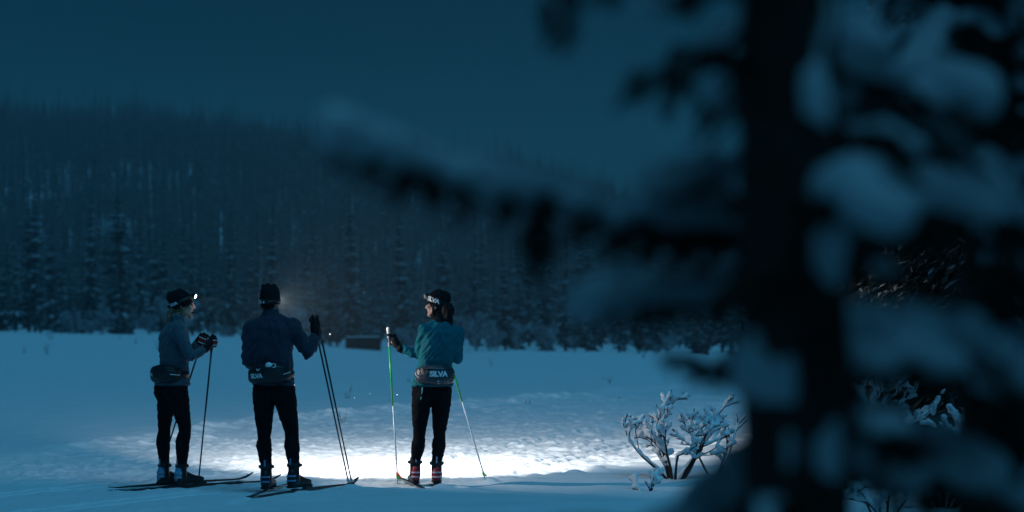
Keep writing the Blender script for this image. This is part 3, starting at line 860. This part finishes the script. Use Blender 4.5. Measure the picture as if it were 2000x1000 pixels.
    if bt:
        p = sb(bt[0], bt[1], .02); rad = (p - hq(0, 0, uz)).normalized(); BF = frame(rad)
        bm = bmesh.new(); box(bm, p, (.030, bt[2], bt[3]), BF); me = modded('rear_pack', bm, [('BEVEL', dict(width=.005, segments=2))]); rpk = W(link('rear_pack', me, M['plastic'], lamp))
        bm = bmesh.new(); box(bm, p + rad * .0165 - UP * .008, (.002, .010, bt[3] * .45), BF); W(link('reflector', bm_mesh('reflector', bm), M['white_print'], lamp))
    ld = bpy.data.lights.new('headlamp_beam', 'SPOT'); lo = bpy.data.objects.new('headlamp_beam', ld); col.objects.link(lo)
    ld.energy = c['power']; ld.color = (1.0, .97, .93); ld.spot_size = R(c['cone']); ld.spot_blend = c.get('blend', .35); ld.shadow_soft_size = .012
    lo.parent = lamp; lo.location = lp + lf * .045 ; lo.rotation_euler = lf.to_track_quat('-Z', 'Y').to_euler(); W(lo)
    # hair
    for pts, rad in c['hair'](hp):
        bm = bmesh.new(); limb(bm, pts, rad, n=14); me = blob('hair', bm, .006, 1); wrinkle(me, .006, 60, c['seed'] + 31, (1.4, 1, .15)); W(link('hair', me, c['hairmat'], root))
    if c.get('haircap'):
        bm = bmesh.new(); ell(bm, hp(-.014, 0, .015), (.094 * hs, .084 * hs, .078 * hs), FR); ell(bm, hp(-.035, 0, -.03), (.066 * hs, .066 * hs, .06 * hs), FR)
        W(link('hair', wrinkle(blob('hair', bm, .006, 2), .005, 60, c['seed'] + 40, (1.4, 1, .15)), c['hairmat'], root))
    if c.get('gaiter'):
        bm = bmesh.new(); n_ = J['neck']; rings(bm, [section(n_.lerp(hp(-.012, 0, -.07), q), right_of((ac + ah) / 2), az((ac + ah) / 2), w_, w_ * 1.08, n=28) for q, w_ in ((.05, .074), (.3, .068), (.65, .066), (.95, .066), (1.15, .062))])
        W(link('neck_warmer', wrinkle(blob('neck_warmer', bm, .006, 2), .006, 40, c['seed'] + 50, (.3, 1, 1.5)), M['black_knit'], root))
    # fix sub-part parent inverses (their parent already carries the offset)
    for ch in root.children:
        for g in ch.children:
            g.matrix_parent_inverse = Matrix.Identity(4)
            for k in g.children: k.matrix_parent_inverse = Matrix.Identity(4)
    c['toes'] = toes
    return root, W, body, jacket, tights, pack, hp, pk

def joints(D, spec):
    return {k: P(v[0], v[1], D + v[2]) for k, v in spec.items()}

HAT_PLAIN = ((-.030, .985, 0), (.0, 1.0, 0), (.04, .98, -.002), (.075, .86, -.006), (.105, .62, -.012), (.122, .30, -.016))

# --- woman in grey-blue, in profile -----------------------------------------
D1 = 21.36
J1 = joints(D1, dict(pelvis=(336, 752, 0), neck=(345, 629, .02), head=(357, 598, .05), shR=(347, 645, -.12), shL=(350, 645, .18),
     elR=(372, 699, -.20), wrR=(404, 679, -.10), handR=(416, 668, -.05), elL=(368, 694, .26), wrL=(384, 672, .22), handL=(397, 664, .20),
     hipR=(347, 765, -.06), hipL=(327, 763, .07), knR=(361, 838, -.06), knL=(321, 836, .12), anR=(355, 915, -.02), anL=(321, 914, .10)))
p1top, p1tip = P(416, 655, D1 - .05), P(387, 947, D1 + .10)
p2top, p2tip = P(399, 652, D1 + .20), P(306, 941, D1 + .42)
cfg1 = dict(J=J1, s=.95, gz=hz(J1['anR'].x, J1['anR'].y), seed=1, ap=46, ac=38, ah=12, hpitch=3, hs=.90, label='woman in a grey-blue jacket and black tights, a lit headlamp over her black beanie',
    w=dict(hip=.160, dhip=.118, waist=.130, dwaist=.102, chest=.140, dchest=.112), arm=.95, leg=.98, jacket=M['steel_blue'], packmat=M['black_cloth'],
    axisR=p1top - p1tip, axisL=p2top - p2tip, footR=48, footL=50, boot=(M['boot_black'], M['boot_blue'], M['glove_grey']), browmat=M['brow'], mouth=.012, dome=.013,
    packtext=(-.35, 0, .10), piping=((.72, 1.22, .004, -.004),), hattilt=20, hatz=.030, hat=((-.040, .95, 0), (.0, .99, 0), (.04, 1.0, -.004), (.075, .98, -.012), (.105, .88, -.022), (.130, .66, -.030), (.145, .34, -.034)),
    hatbumps=((-.075, .02, .118, .034), (.02, 0, .118, .03)), strapu=.022, strapk=1.0, straptext=(-2.45, .085, 1), battery=(3.14, -.004, .040, .026), lampaim=(14, -24), power=190, cone=74, blend=1.0,
    glove_accent=M['glove_red'], hairmat=M['hair_blond'], haircap=True,
    hair=lambda hp: [([hp(-.085, 0, -.02), hp(-.125, -.005, -.055), hp(-.140, -.01, -.12), hp(-.132, -.012, -.19), hp(-.135, -.012, -.25)], [.030, .026, .024, .018, .006]),
                     ([hp(-.02, -.070, .0), hp(-.01, -.068, -.04), hp(-.03, -.06, -.075)], [.016, .016, .010]), ([hp(-.02, .070, .0), hp(-.01, .068, -.04), hp(-.03, .06, -.075)], [.016, .016, .010])])
pers1, W1, *_r1 = make_person(cfg1)
make_ski(cfg1['toes']['R'], 47, M['ski_black'], M['ski_black'], 'black ski under the near boot of the woman in grey-blue')
make_ski(cfg1['toes']['L'], 50, M['ski_black'], M['ski_black'], 'black ski under the far boot of the woman in grey-blue', L=1.72)
make_pole(p1top, p1tip, 'dark ski pole planted upright beside the toe of the woman in grey-blue', M['pole_dark'])
make_pole(p2top, p2tip, 'dark ski pole slanting back behind the legs of the woman in grey-blue', M['pole_dark'])

# --- man in navy, from behind ------------------------------------------------
D2 = 20.72
J2 = joints(D2, dict(pelvis=(534, 752, 0), neck=(529, 618, .02), head=(528, 590, .05), shL=(492, 641, .03), shR=(572, 639, -.02),
     elL=(485, 706, .02), wrL=(508, 716, .26), handL=(528, 712, .32), elR=(601, 690, .0), wrR=(617, 655, .10), handR=(615, 634, .13),
     hipL=(515, 768, .03), hipR=(555, 767, -.02), knL=(516, 848, .02), knR=(570, 848, .02), anL=(520, 917, .0), anR=(574, 914, .0)))
t1 = P(611, 617, D2 + .14); b1 = P(682, 949, D2 + .62); t2 = P(619, 618, D2 + .12); b2 = P(688, 948, D2 + .66)
cfg2 = dict(J=J2, s=1.03, gz=hz(J2['anR'].x, J2['anR'].y), seed=4, ap=72, ac=76, ah=70, hs=.93, label='man in a navy top and black tights, back turned, one glove raised on two poles',
    w=dict(hip=.168, dhip=.125, waist=.158, dwaist=.115, chest=.178, dchest=.122), arm=1.2, leg=.97, jacket=M['navy'], packmat=M['black_cloth'], hands=1.12,
    axisL=Vector((.3, .2, 1)), axisR=t1 - b1, footL=83, footR=64, bs=1.05, boot=(M['boot_black'], M['boot_black'], M['boot_blue']), browmat=M['brow'],
    packtext=(-.26, -.012, .125), piping=((.72, 1.12, -.006, .012),), packq=.16, packtilt=.012, hattilt=4, hatz=.020, hat=((-.040, .97, 0), (.0, 1.0, 0), (.05, .97, 0), (.09, .90, 0), (.118, .74, 0), (.130, .40, 0)),
    hatbumps=((.03, .03, .128, .026), (-.04, -.01, .130, .026), (0, -.045, .124, .026), (-.03, .045, .122, .024)), strapu=-.012, strapk=1.01, straptext=(2.5, .10, 1), battery=(3.2, .008, .046, .040), lampaim=(74, -4), power=4500, cone=86, blend=1.0,
    glove_accent=None, hairmat=M['hair_dark'], hair=lambda hp: [([hp(-.06, .04, -.035), hp(-.075, 0, -.045), hp(-.06, -.04, -.035)], [.026, .026, .026])])
pers2, W2, body2, jac2, ti2, pack2, hp2, pk2 = make_person(cfg2)
bm = bmesh.new()                                   # light clip and cord on the pack
ell(bm, pk2(.18, .078, .02), (.030, .012, .024)); link('clip', bm_mesh('clip', bm), M['white_print'], pack2, True)
bm = bmesh.new(); limb(bm, [pk2(.34 + .10 * math.cos(a), .072 + .016 * math.sin(a), .022) for a in (x * .6 - 1.6 for x in range(8))], [.004] * 8, n=6); link('ring', bm_mesh('ring', bm), M['white_print'], pack2, True)
bm = bmesh.new(); limb(bm, [pk2(-.18 + .05 * math.cos(a), .050 + .014 * math.sin(a), .012) for a in (x * .5 - 3.1 for x in range(7))], [.0035] * 7, n=6); link('loop', bm_mesh('loop', bm), M['white_print'], pack2, True)
make_ski(cfg2['toes']['L'], 83, M['ski_black'], M['ski_black'], 'black ski under the left boot of the man in navy, pointing straight ahead')
make_ski(cfg2['toes']['R'], 66, M['ski_black'], M['ski_black'], 'black ski under the right boot of the man in navy, angled to his right')
make_pole(t1, b1, 'dark ski pole in the raised glove of the man in navy', M['pole_dark'], basket=M['glove_grey'])
make_pole(t2, b2, 'dark ski pole in the raised glove of the man in navy', M['pole_dark'], basket=M['glove_grey'])

# --- woman in teal, head turned ------------------------------------------------
D3 = 21.45
J3 = joints(D3, dict(pelvis=(843, 754, 0), neck=(863, 628, .02), head=(854, 597, .05), shL=(829, 645, -.03), shR=(893, 647, .05),
     elL=(817, 694, .02), wrL=(780, 680, .06), handL=(764, 664, .08), elR=(894, 704, .04), wrR=(880, 692, .26), handR=(872, 684, .31),
     hipL=(824, 768, -.02), hipR=(863, 768, .02), knL=(819, 848, -.02), knR=(858, 848, .02), anL=(811, 908, .02), anR=(853, 910, .0)))
g1t, g1b = P(758, 642, D3 + .08), P(777, 943, D3 + .03); g2t, g2b = P(868, 668, D3 + .31), P(948, 937, D3 + .45)
cfg3 = dict(J=J3, s=.95, gz=hz(J3['anR'].x, J3['anR'].y), seed=8, ap=104, ac=106, ah=158, hpitch=4, hs=.90, label='woman in a teal jacket and black tights with a dark ponytail below her hat',
    w=dict(hip=.172, dhip=.122, waist=.142, dwaist=.106, chest=.152, dchest=.114), arm=.95, leg=.98, jacket=M['teal'], packmat=M['foil_cloth'],
    axisL=g1t - g1b, axisR=g2t - g2b, footL=100, footR=92, boot=(M['boot_black'], M['boot_red'], M['boot_pale']), browmat=M['brow'],
    packtext=(.02, .012, .155), piping=((-1.2, -.78, .022, -.020),), packh=.088, packrot=0, haircap=True, gaiter=True, hattilt=14, hatz=.030, hat=((-.030, .985, 0), (.0, .99, 0), (.04, 1.0, -.004), (.08, .95, -.010), (.112, .76, -.016), (.130, .40, -.020)),
    strapu=.020, strapk=1.0, straptext=(1.35, .125, 1), battery=None, lampaim=(132, -18), power=90, cone=90, blend=1.0, glove_accent=M['glove_red'], hairmat=M['hair_dark'],
    hair=lambda hp: [([hp(-.075, 0, .0), hp(-.110, .01, -.01), hp(-.130, .015, -.05), hp(-.135, .02, -.10), hp(-.15, .02, -.16), hp(-.17, .025, -.20)], [.045, .054, .056, .046, .030, .008]),
                     ([hp(.0, .074, .02), hp(.012, .076, -.03), hp(.004, .074, -.09), hp(-.01, .072, -.13)], [.012, .010, .009, .004]), ([hp(-.02, -.070, .0), hp(-.01, -.068, -.04), hp(-.03, -.06, -.075)], [.016, .016, .010])])
pers3, W3, body3, jac3, ti3, pack3, hp3, pk3 = make_person(cfg3)
bm = bmesh.new(); p0 = pk3(-.75, -.078, .0); limb(bm, [p0, p0 + Vector((-.006, -.02, -.05)), p0 + Vector((-.010, -.015, -.10)), p0 + Vector((-.02, -.01, -.13))], [.006, .0055, .005, .004], n=8)
link('drawcord', bm_mesh('drawcord', bm), M['cyan_cord'], pack3, True)
for th, z, w in ((.0, -.050, .030), (.02, -.070, .022)):
    bm = bmesh.new(); limb(bm, [pk3(th - w, z, .009), pk3(th + w, z, .009)], [.003, .003], n=6); link('tag', bm_mesh('tag', bm), M['white_print'], pack3)
make_ski(cfg3['toes']['L'], 101, M['ski_black'], M['ski_red'], 'red-tipped ski under the left boot of the woman in teal')
make_ski(cfg3['toes']['R'], 91, M['ski_black'], M['ski_red'], 'red-tipped ski under the right boot of the woman in teal')
make_pole(g1t, g1b, 'upright green and white ski pole in the left glove of the woman in teal', M['pole_green'], M['pole_white'], M['cork'], M['pole_green'], split=.50)
make_pole(g2t, g2b, 'green and white ski pole slanting out past the hip of the woman in teal', M['pole_green'], M['pole_white'], M['cork'], M['pole_green'], split=.43)

# ----------------------------------------------------------------------------
# haze
# ----------------------------------------------------------------------------
def build_haze():
    bm = bmesh.new(); box(bm, (0, 640, 50), (2400, 1700, 125))
    o = link('haze', bm_mesh('haze', bm)); tag(o, 'thin cold haze lying over the field and hillside', 'haze', kind='stuff')
    m = bpy.data.materials.new('haze'); m.use_nodes = True; nt = m.node_tree
    nt.nodes.remove(nt.nodes['Principled BSDF'])
    v = nt.nodes.new('ShaderNodeVolumePrincipled'); v.inputs['Color'].default_value = (.72, .86, .92, 1); v.inputs['Density'].default_value = .00040
    v.inputs['Anisotropy'].default_value = 0.2
    nt.links.new(v.outputs[0], nt.nodes['Material Output'].inputs['Volume'])
    o.data.materials.append(m)
build_haze()

# ----------------------------------------------------------------------------
# snow-laden bushes and dry stems on the field
# ----------------------------------------------------------------------------
def snow_on(segs, r, k, voxel, lift=1.0, maxslope=.86, name='snow', smooth=3, skip=.34):
    bm = bmesh.new(); n = 0
    for a, b, r0, r1, dd in segs:
        d = (b - a); L = d.length; t = d / L
        if abs(t.z) > maxslope or r.random() < skip: continue
        w = k * r.uniform(.65, 1.25)
        o = UP * (r0 + w * .55 * lift)
        limb(bm, [a + o + d * .05, a.lerp(b, .5) + o + UP * w * .25, b + o - d * .05], [w * .8, w, w * .75], n=8); n += 1
    return blob(name, bm, voxel, smooth)

def bush(px, d, h, seed, label, stems, k=.030, lean=0.0, name='snowy_bush', depth=3, spread=.5, sink=.03, kids=(2, 3), skip=.34):
    x = (px - 1000) / FPX * d; z = hz(x, d); r = random.Random(seed)
    root = empty(name, (x, d, z)); tag(root, label, 'bush')
    allseg = []
    for i in range(stems):
        a = 6.283 * (i + r.random() * .7) / stems
        dr = Vector((math.cos(a) * r.uniform(.35, .9) + lean, math.sin(a) * r.uniform(.25, .7), 1)).normalized()
        segs = []; grow(r, Vector((math.cos(a) * .06, math.sin(a) * .06, -sink)), dr, h * r.uniform(.36, .52), .0145 * (h / .9) ** .5, depth, segs, spread, .10, kids, .62)
        segs = [(p, q, max(a_, .0046), max(b_, .0040), e) for p, q, a_, b_, e in segs]
        link('stem', seg_mesh('stem', segs, 6), M['twig'], root, True)['kind'] = 'stuff'
        allseg += segs
    if k:
        o = link('snow', snow_on(allseg, r, k, .010, skip=skip), M['snow_load'], root); o['kind'] = 'stuff'
    return root
bush(1318, 22.2, .84, 21, 'snow-laden bush with dark forked branches standing alone beside the trail', 10, .019, depth=4, kids=(1, 2), skip=.22, spread=.55)
bush(1398, 22.6, .66, 5, 'small nearly bare bush with thin upright twigs beside the larger snow-laden bush', 3, .016, depth=2, spread=.45)
bush(1262, 20.6, .30, 33, 'tiny snow-capped sapling poking out in front of the larger snow-laden bush', 3, .020, depth=2)
bush(1660, 21.0, 1.62, 44, 'tall snow-laden bush with fine twigs rising just behind the dark trunk', 8, .024)
bush(1845, 19.5, 1.00, 52, 'wide sprawling snow-laden bush with crossing branches below the dark spruces', 9, .026, lean=.25, spread=.6)
bush(1730, 18.0, .50, 63, 'low half-buried snow-laden bush in front of the sprawling one', 5, .024)

STEMS = [(1030, 776, .16, 'small forked dry weed sticking out of the snow field'), (1190, 748, .20, 'thin single dry stalk upright in the snow field'), (1176, 741, .13, 'short tufted weed head beside a thin stalk in the snow'),
         (685, 766, .22, 'thin leafy weed standing beyond the paired poles'), (679, 778, .16, 'shorter weed next to the thin leafy one'), (668, 826, .22, 'bent bare twig poking from the snow behind the paired poles'),
         (800, 746, .12, 'dark weed clump behind the upright green pole'), (100, 664, .9, 'low clump of dry grass near the forest edge'), (47, 690, .55, 'long thin dry stalk on the open field before the forest'), (92, 692, .6, 'slanting dry stalk on the open field before the forest'),
         (235, 662, .6, 'dark dry tuft near the forest edge behind the woman in grey-blue'), (266, 672, .5, 'lone dry tuft in the snow behind the woman in grey-blue'), (310, 684, .5, 'dry weed by the back of the woman in grey-blue'), (1258, 698, 1.1, 'short dead stump of a stem at the far snow edge'),
         (1335, 737, .1, 'dark speck of weed in the snow behind the snow-laden bush'), (1210, 778, .10, 'tiny weed tip in the snow near the snow-laden bush'), (960, 715, .35, 'faint dry tuft out on the field beyond the woman in teal')]
for i, (px, py, h, lab) in enumerate(STEMS):
    d = 1.5 * FPX / (py - 620); 
    for _ in range(6):                            # follow the sloping field
        x = (px - 1000) / FPX * d; d = (1.5 - hz(x, d)) * FPX / (py - 620)
        d = min(d, 192)
    x = (px - 1000) / FPX * d
    r = random.Random(700 + i); segs = []
    for q in range(r.randint(2, 4) if h < .9 else 5):
        grow(r, Vector((r.gauss(0, .02), r.gauss(0, .02), -.03)), Vector((r.gauss(0, .35), r.gauss(0, .3), 1)).normalized(), h * r.uniform(.45, .7), .004 + h * .008, 1, segs, .5, .1, (1, 2), .6)
    root = link('dry_weed', seg_mesh('dry_weed', segs, 4), M['straw']); root.location = (x, d, hz(x, d)); tag(root, lab, 'weed')

# ----------------------------------------------------------------------------
# dark spruces close to the camera and at the right of the field
# ----------------------------------------------------------------------------
def needle_mesh(name, lines, r, per_m, ln=.016, wd=.0026):
    V, F = [], []
    for a, b in lines:
        d = b - a; L = d.length
        if L < 1e-4: continue
        t = d / L; ref = UP if abs(t.z) < .9 else Vector((1, 0, 0)); u = t.cross(ref).normalized(); v = t.cross(u)
        for _ in range(int(L * per_m) + 1):
            an = r.random() * 6.283; p = a + d * r.random()
            nd = (u * math.cos(an) + v * math.sin(an) + t * .7).normalized(); sd = nd.cross(t).normalized() * wd
            o = len(V); V += [p - sd, p + sd, p + nd * ln * r.uniform(.7, 1.2)]; F.append((o, o + 1, o + 2))
    return from_lists(name, V, F)

def fg_branch(root, off, pts, seed, snow=.035, rad=.010, hang=1.0, twl=.16, snowy=.85):
    r = random.Random(seed); pts = [Vector(p) - off for p in pts]
    fine = []
    for a, b in zip(pts, pts[1:]):
        n = max(2, int((b - a).length / .07))
        for i in range(n): fine.append(a.lerp(b, i / n) + Vector((r.gauss(0, .006), r.gauss(0, .006), r.gauss(0, .006))))
    fine.append(pts[-1]); N = len(fine)
    bm = bmesh.new(); limb(bm, fine, [rad * (1 - .75 * i / (N - 1)) + .002 for i in range(N)], n=7)
    lines = []
    segs = []
    for i in range(1, N):
        a, b = fine[i - 1], fine[i]; t = (b - a).normalized(); sd = t.cross(UP).normalized()
        q = i / (N - 1)
        if q > .12: lines.append((a, b))
        segs.append((a, b, rad, rad, 1))
        for s_ in (-1, 1):
            for _ in range(2):
                if q < .10: continue
                L = twl * (1.15 - .75 * q) * r.uniform(.6, 1.2)
                e = a + (t * r.uniform(.3, .8) + sd * s_ * r.uniform(.5, 1.0) - UP * r.uniform(.15, .9) * hang).normalized() * L
                m_ = a.lerp(e, .5) + UP * .015
                limb(bm, [a, m_, e], [.0032, .0026, .0015], n=4); lines += [(a, m_), (m_, e)]
                if r.random() < .6: segs.append((a, m_, .004, .004, 0))
    br = link('branch', bm_mesh('branch', bm), M['bark'], root, True)
    link('needles', needle_mesh('needles', lines, r, 1000), M['needles'], br)['kind'] = 'stuff'
    if snow:
        bm = bmesh.new()
        for a, b, r0, r1, e in segs:
            if r.random() > snowy: continue
            w = snow * .8 * (r.uniform(.75, 1.3) if e else r.uniform(.5, .8))
            o = UP * (r0 + w * .45)
            limb(bm, [a + o, b + o], [w, w * .95], n=8)
        if len(bm.verts): link('snow', blob('snow', bm, .013, 3), M['snow_load'], br)['kind'] = 'stuff'
        else: bm.free()
    return br

def fg_tree(name, label, x, y, h, rt, seed, special, clear, zmax_len=1.0, step=.17):
    r = random.Random(seed); z0 = hz(x, y) - .1
    root = empty(name, (x, y, z0)); tag(root, label, 'tree'); off = Vector((x, y, z0))
    bm = bmesh.new(); n = 26
    limb(bm, [(r.gauss(0, .006), r.gauss(0, .006), h * i / n) for i in range(n + 1)], [rt * (1 - .88 * (i / n)) + .006 for i in range(n + 1)], n=20, round_ends=False)
    me = bm_mesh('trunk', bm); wrinkle(me, .012, 30, seed, (1, 1, .3)); trunk = link('trunk', me, M['bark'], root, True)
    if special:
        bm = bmesh.new(); q = random.Random(seed + 5)
        for px, py, L_ in ((1590, 150, .05), (1598, 490, .04), (1505, 735, .03), (1605, 860, .04)):
            c_ = P(px, py, y - rt * .86) - off
            for k_ in range(5):
                o_ = Vector((q.gauss(0, .018), q.gauss(0, .004), q.gauss(0, L_ * .4))); limb(bm, [c_ + o_ - UP * .02, c_ + o_ + UP * .025], [q.uniform(.009, .016)] * 2, n=8)
        link('snow', blob('snow', bm, .011, 3), M['snow_load'], trunk)['kind'] = 'stuff'
    for i, sp in enumerate(special): fg_branch(root, off, sp[0], seed * 10 + i, **sp[1])
    z = .35
    while z < h * .95:
        a0 = r.random() * 6.28
        for b in range(4):
            a = a0 + b * 1.571 + r.uniform(-.35, .35); d = Vector((math.cos(a), math.sin(a), 0))
            L = zmax_len * (1.05 - .8 * z / h) * r.uniform(.7, 1.15)
            if not clear(z + z0, d, L): continue
            p0 = off + UP * z + d * rt * .6
            dr = r.uniform(.12, .38)
            fg_branch(root, off, [p0, p0 + d * L * .4 + UP * (-.10 * L * dr * 2), p0 + d * L * .75 - UP * L * dr * .8, p0 + d * L - UP * L * dr * 1.1], r.randint(0, 99999), snow=r.uniform(.030, .048))
        z += step * r.uniform(.8, 1.3)
    return root

T = lambda *pp: [P(*p) for p in pp]
TA = P(1556, 500, 3.06)
special = [
    (T((1490, 462, 3.67), (1250, 448, 3.42), (1050, 405, 3.26), (900, 360, 3.14), (760, 335, 3.06), (655, 285, 2.97)), dict(snow=.034, rad=.011, twl=.11, hang=.8)),
    (T((1050, 415, 3.26), (1046, 480, 3.24), (1038, 545, 3.23)), dict(snow=0, rad=.006, twl=.06, hang=1.2)),
    (T((800, 345, 3.08), (765, 375, 3.06)), dict(snow=0, rad=.006, twl=.07, hang=1.0)),
    (T((1490, 548, 3.67), (1370, 590, 3.50), (1240, 612, 3.38), (1150, 625, 3.30)), dict(snow=.040, rad=.011, twl=.10, hang=.5)),
    (T((1490, 728, 3.67), (1400, 728, 3.50), (1290, 700, 3.42)), dict(snow=.012, rad=.007, twl=.08, hang=.5)),
    (T((1490, 75, 3.67), (1400, 110, 3.50), (1300, 225, 3.34)), dict(snow=.022, rad=.009, twl=.12, hang=.8)),
    (T((1490, 330, 3.67), (1400, 360, 3.50), (1275, 385, 3.34)), dict(snow=.030, rad=.009, twl=.13, hang=.9)),
    (T((1490, 455, 3.71), (1400, 475, 3.55), (1190, 470, 3.34)), dict(snow=.010, rad=.009, twl=.12, hang=.6)),
    (T((1500, 890, 3.67), (1420, 985, 3.42), (1330, 1040, 3.18)), dict(snow=.036, rad=.011, twl=.16, hang=.7)),
    (T((1500, 960, 3.67), (1380, 1050, 3.42), (1200, 1095, 3.18), (1050, 1110, 3.02)), dict(snow=.040, rad=.011, twl=.16, hang=.7)),
    (T((1300, -150, 3.42), (1150, -60, 3.26), (1085, 0, 3.22), (1098, 100, 3.20)), dict(snow=.012, rad=.007, twl=.10, hang=1.2)),
    (T((1620, 560, 3.67), (1690, 470, 3.59), (1790, 420, 3.42)), dict(snow=.036, rad=.010)),
    (T((1620, 260, 3.67), (1730, 210, 3.50), (1900, 230, 3.34)), dict(snow=.050, rad=.011)),
    (T((1620, 800, 3.67), (1740, 880, 3.50), (1930, 960, 3.34)), dict(snow=.048, rad=.011)),
    (T((1530, 300, 3.65), (1500, 330, 3.45), (1450, 385, 3.25)), dict(snow=.026, rad=.008, twl=.12)),
    (T((1560, 470, 3.65), (1590, 500, 3.4), (1600, 545, 3.15)), dict(snow=.034, rad=.009, twl=.12)),
    (T((1590, 640, 3.65), (1640, 660, 3.4), (1680, 720, 3.15)), dict(snow=.028, rad=.008, twl=.12)),
    (T((1510, 650, 3.65), (1480, 690, 3.4), (1440, 760, 3.2)), dict(snow=.020, rad=.008, twl=.12)),
    (T((1500, 180, 3.65), (1470, 170, 3.4), (1400, 215, 3.2)), dict(snow=.030, rad=.008, twl=.13)),
    (T((1600, 60, 3.65), (1650, 90, 3.4), (1720, 150, 3.2)), dict(snow=.040, rad=.009, twl=.13)),
    (T((1560, 130, 3.63), (1600, 160, 3.42), (1640, 200, 3.18)), dict(snow=.045, rad=.010)),
    (T((1540, 800, 3.63), (1570, 860, 3.42), (1560, 930, 3.18)), dict(snow=.045, rad=.010)),
]
rs_ = random.Random(12)
for i in range(12):                     # short shoots all over the stem
    a = rs_.random() * 6.283; zz = TA.z - .50 + i * .092; L = rs_.uniform(.07, .18)
    d_ = Vector((math.cos(a), math.sin(a), 0)); b_ = Vector((TA.x, TA.y, zz)) + d_ * .07
    special.append(([b_, b_ + d_ * L * .5 + UP * .01, b_ + d_ * L - UP * L * rs_.uniform(.1, .5)], dict(snow=rs_.choice((0, .018, .028, .036)), rad=.006, twl=.10, hang=.8)))
def clearA(z, d, L):
    if .75 < z < 2.25: return d.y > .2 and d.x > -.35 and False or (d.x > .35 and d.y > -.2)
    if z <= .75: return d.x > -.2
    return z > 3.1
fg_tree('spruce_tree', 'dark snow-laden spruce trunk with drooping branches close by, overlooking the trail', TA.x, TA.y, 5.6, .078, 3, special, clearA, .85)
TB = P(1930, 500, 4.7)
fg_tree('spruce_tree', 'dense snow-laden spruce standing beside the near dark trunk', TB.x, TB.y, 5.0, .075, 17, [], lambda z, d, L: d.x > (-.75 if z > 1.75 or z < .95 else .1), .80, .15)

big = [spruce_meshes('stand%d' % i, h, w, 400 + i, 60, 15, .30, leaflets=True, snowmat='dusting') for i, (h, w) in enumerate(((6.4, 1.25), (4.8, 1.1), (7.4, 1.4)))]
SP = [(1730, 29, 0, 'dark spruce with snowy tiers behind the tall snow-laden bush'), (1815, 26, 1, 'shorter dark spruce beside the one behind the tall bush'), (1900, 24, 2, 'tallest dark spruce of the stand next to the field'),
      (1985, 22, 0, 'dark snowy spruce at the outer edge of the stand'), (1850, 33, 2, 'tall dark spruce at the back of the stand'), (1770, 40, 2, 'slender dark spruce behind the stand toward the field'), (1960, 30, 1, 'short dark spruce tucked between the taller ones of the stand'),
      (1700, 52, 0, 'dark spruce set back at the corner of the stand'), (2060, 27, 2, 'dark spruce past the outer edge of the stand'), (1930, 42, 0, 'dark spruce deep inside the stand')]
for i, (px, d, k, lab) in enumerate(SP):
    x = (px - 1000) / FPX * d; root = empty('spruce_tree', (x, d, hz(x, d) - .05)); root.rotation_euler = (0, 0, i * 1.7); s = 1 + .06 * ((i * 7) % 5 - 2); root.scale = (s, s, s)
    tag(root, lab, 'tree', 'dark spruces of the stand beside the field')
    for nm, me in zip(('trunk', 'crown', 'snow'), big[k]):
        o = bpy.data.objects.new(nm, me); col.objects.link(o); o.parent = root
        if nm != 'trunk': o['kind'] = 'stuff'

shade = [spruce_meshes('wood%d' % i, h, w, 430 + i, 34, 14, .7, fine=1.0, zlo=.36, snowmat='snow_load') for i, (h, w) in enumerate(((6.8, 1.35), (7.6, 1.45)))]  # crowns start high, so they block sun while staying above the view
# tall spruces added out of view around the camera to shade the foreground
NEAR_SHADE = [(3.3, 2.3), (3.9, .3), (4.4, 1.9), (4.9, 4.7), (4.6, -2.2), (.2, -2.6), (6.2, 1.0), (-1.9, -2.4), (3.4, -4.2)]
for i, (x, y) in enumerate(NEAR_SHADE):
    root = empty('spruce_tree', (x, y, hz(x, y) - .1)); root.rotation_euler = (0, 0, i * 2.3); s = 1.75 + .12 * ((i * 5) % 4); root.scale = (s * .9, s * .9, s)
    tag(root, 'unseen tall spruce with bare lower trunk, added at the near side for its shade', 'tree', 'unseen spruces added for shade at the near side')
    for nm, me in zip(('trunk', 'crown', 'snow'), shade[i % 2]):
        o = bpy.data.objects.new(nm, me); col.objects.link(o); o.parent = root
        if nm != 'trunk': o['kind'] = 'stuff'

# a few drifting snowflakes in the lamp light
bm = bmesh.new(); r = random.Random(3)
for i in range(26):
    c = P(r.uniform(330, 950), r.uniform(560, 800), r.uniform(21.3, 24)); bmesh.ops.create_icosphere(bm, subdivisions=1, radius=r.uniform(.001, .0022), matrix=Matrix.Translation(c))
tag(link('snowflakes', bm_mesh('snowflakes', bm), M['snow_load']), 'fine snowflakes drifting in the air around the skiers', 'snow', kind='stuff')
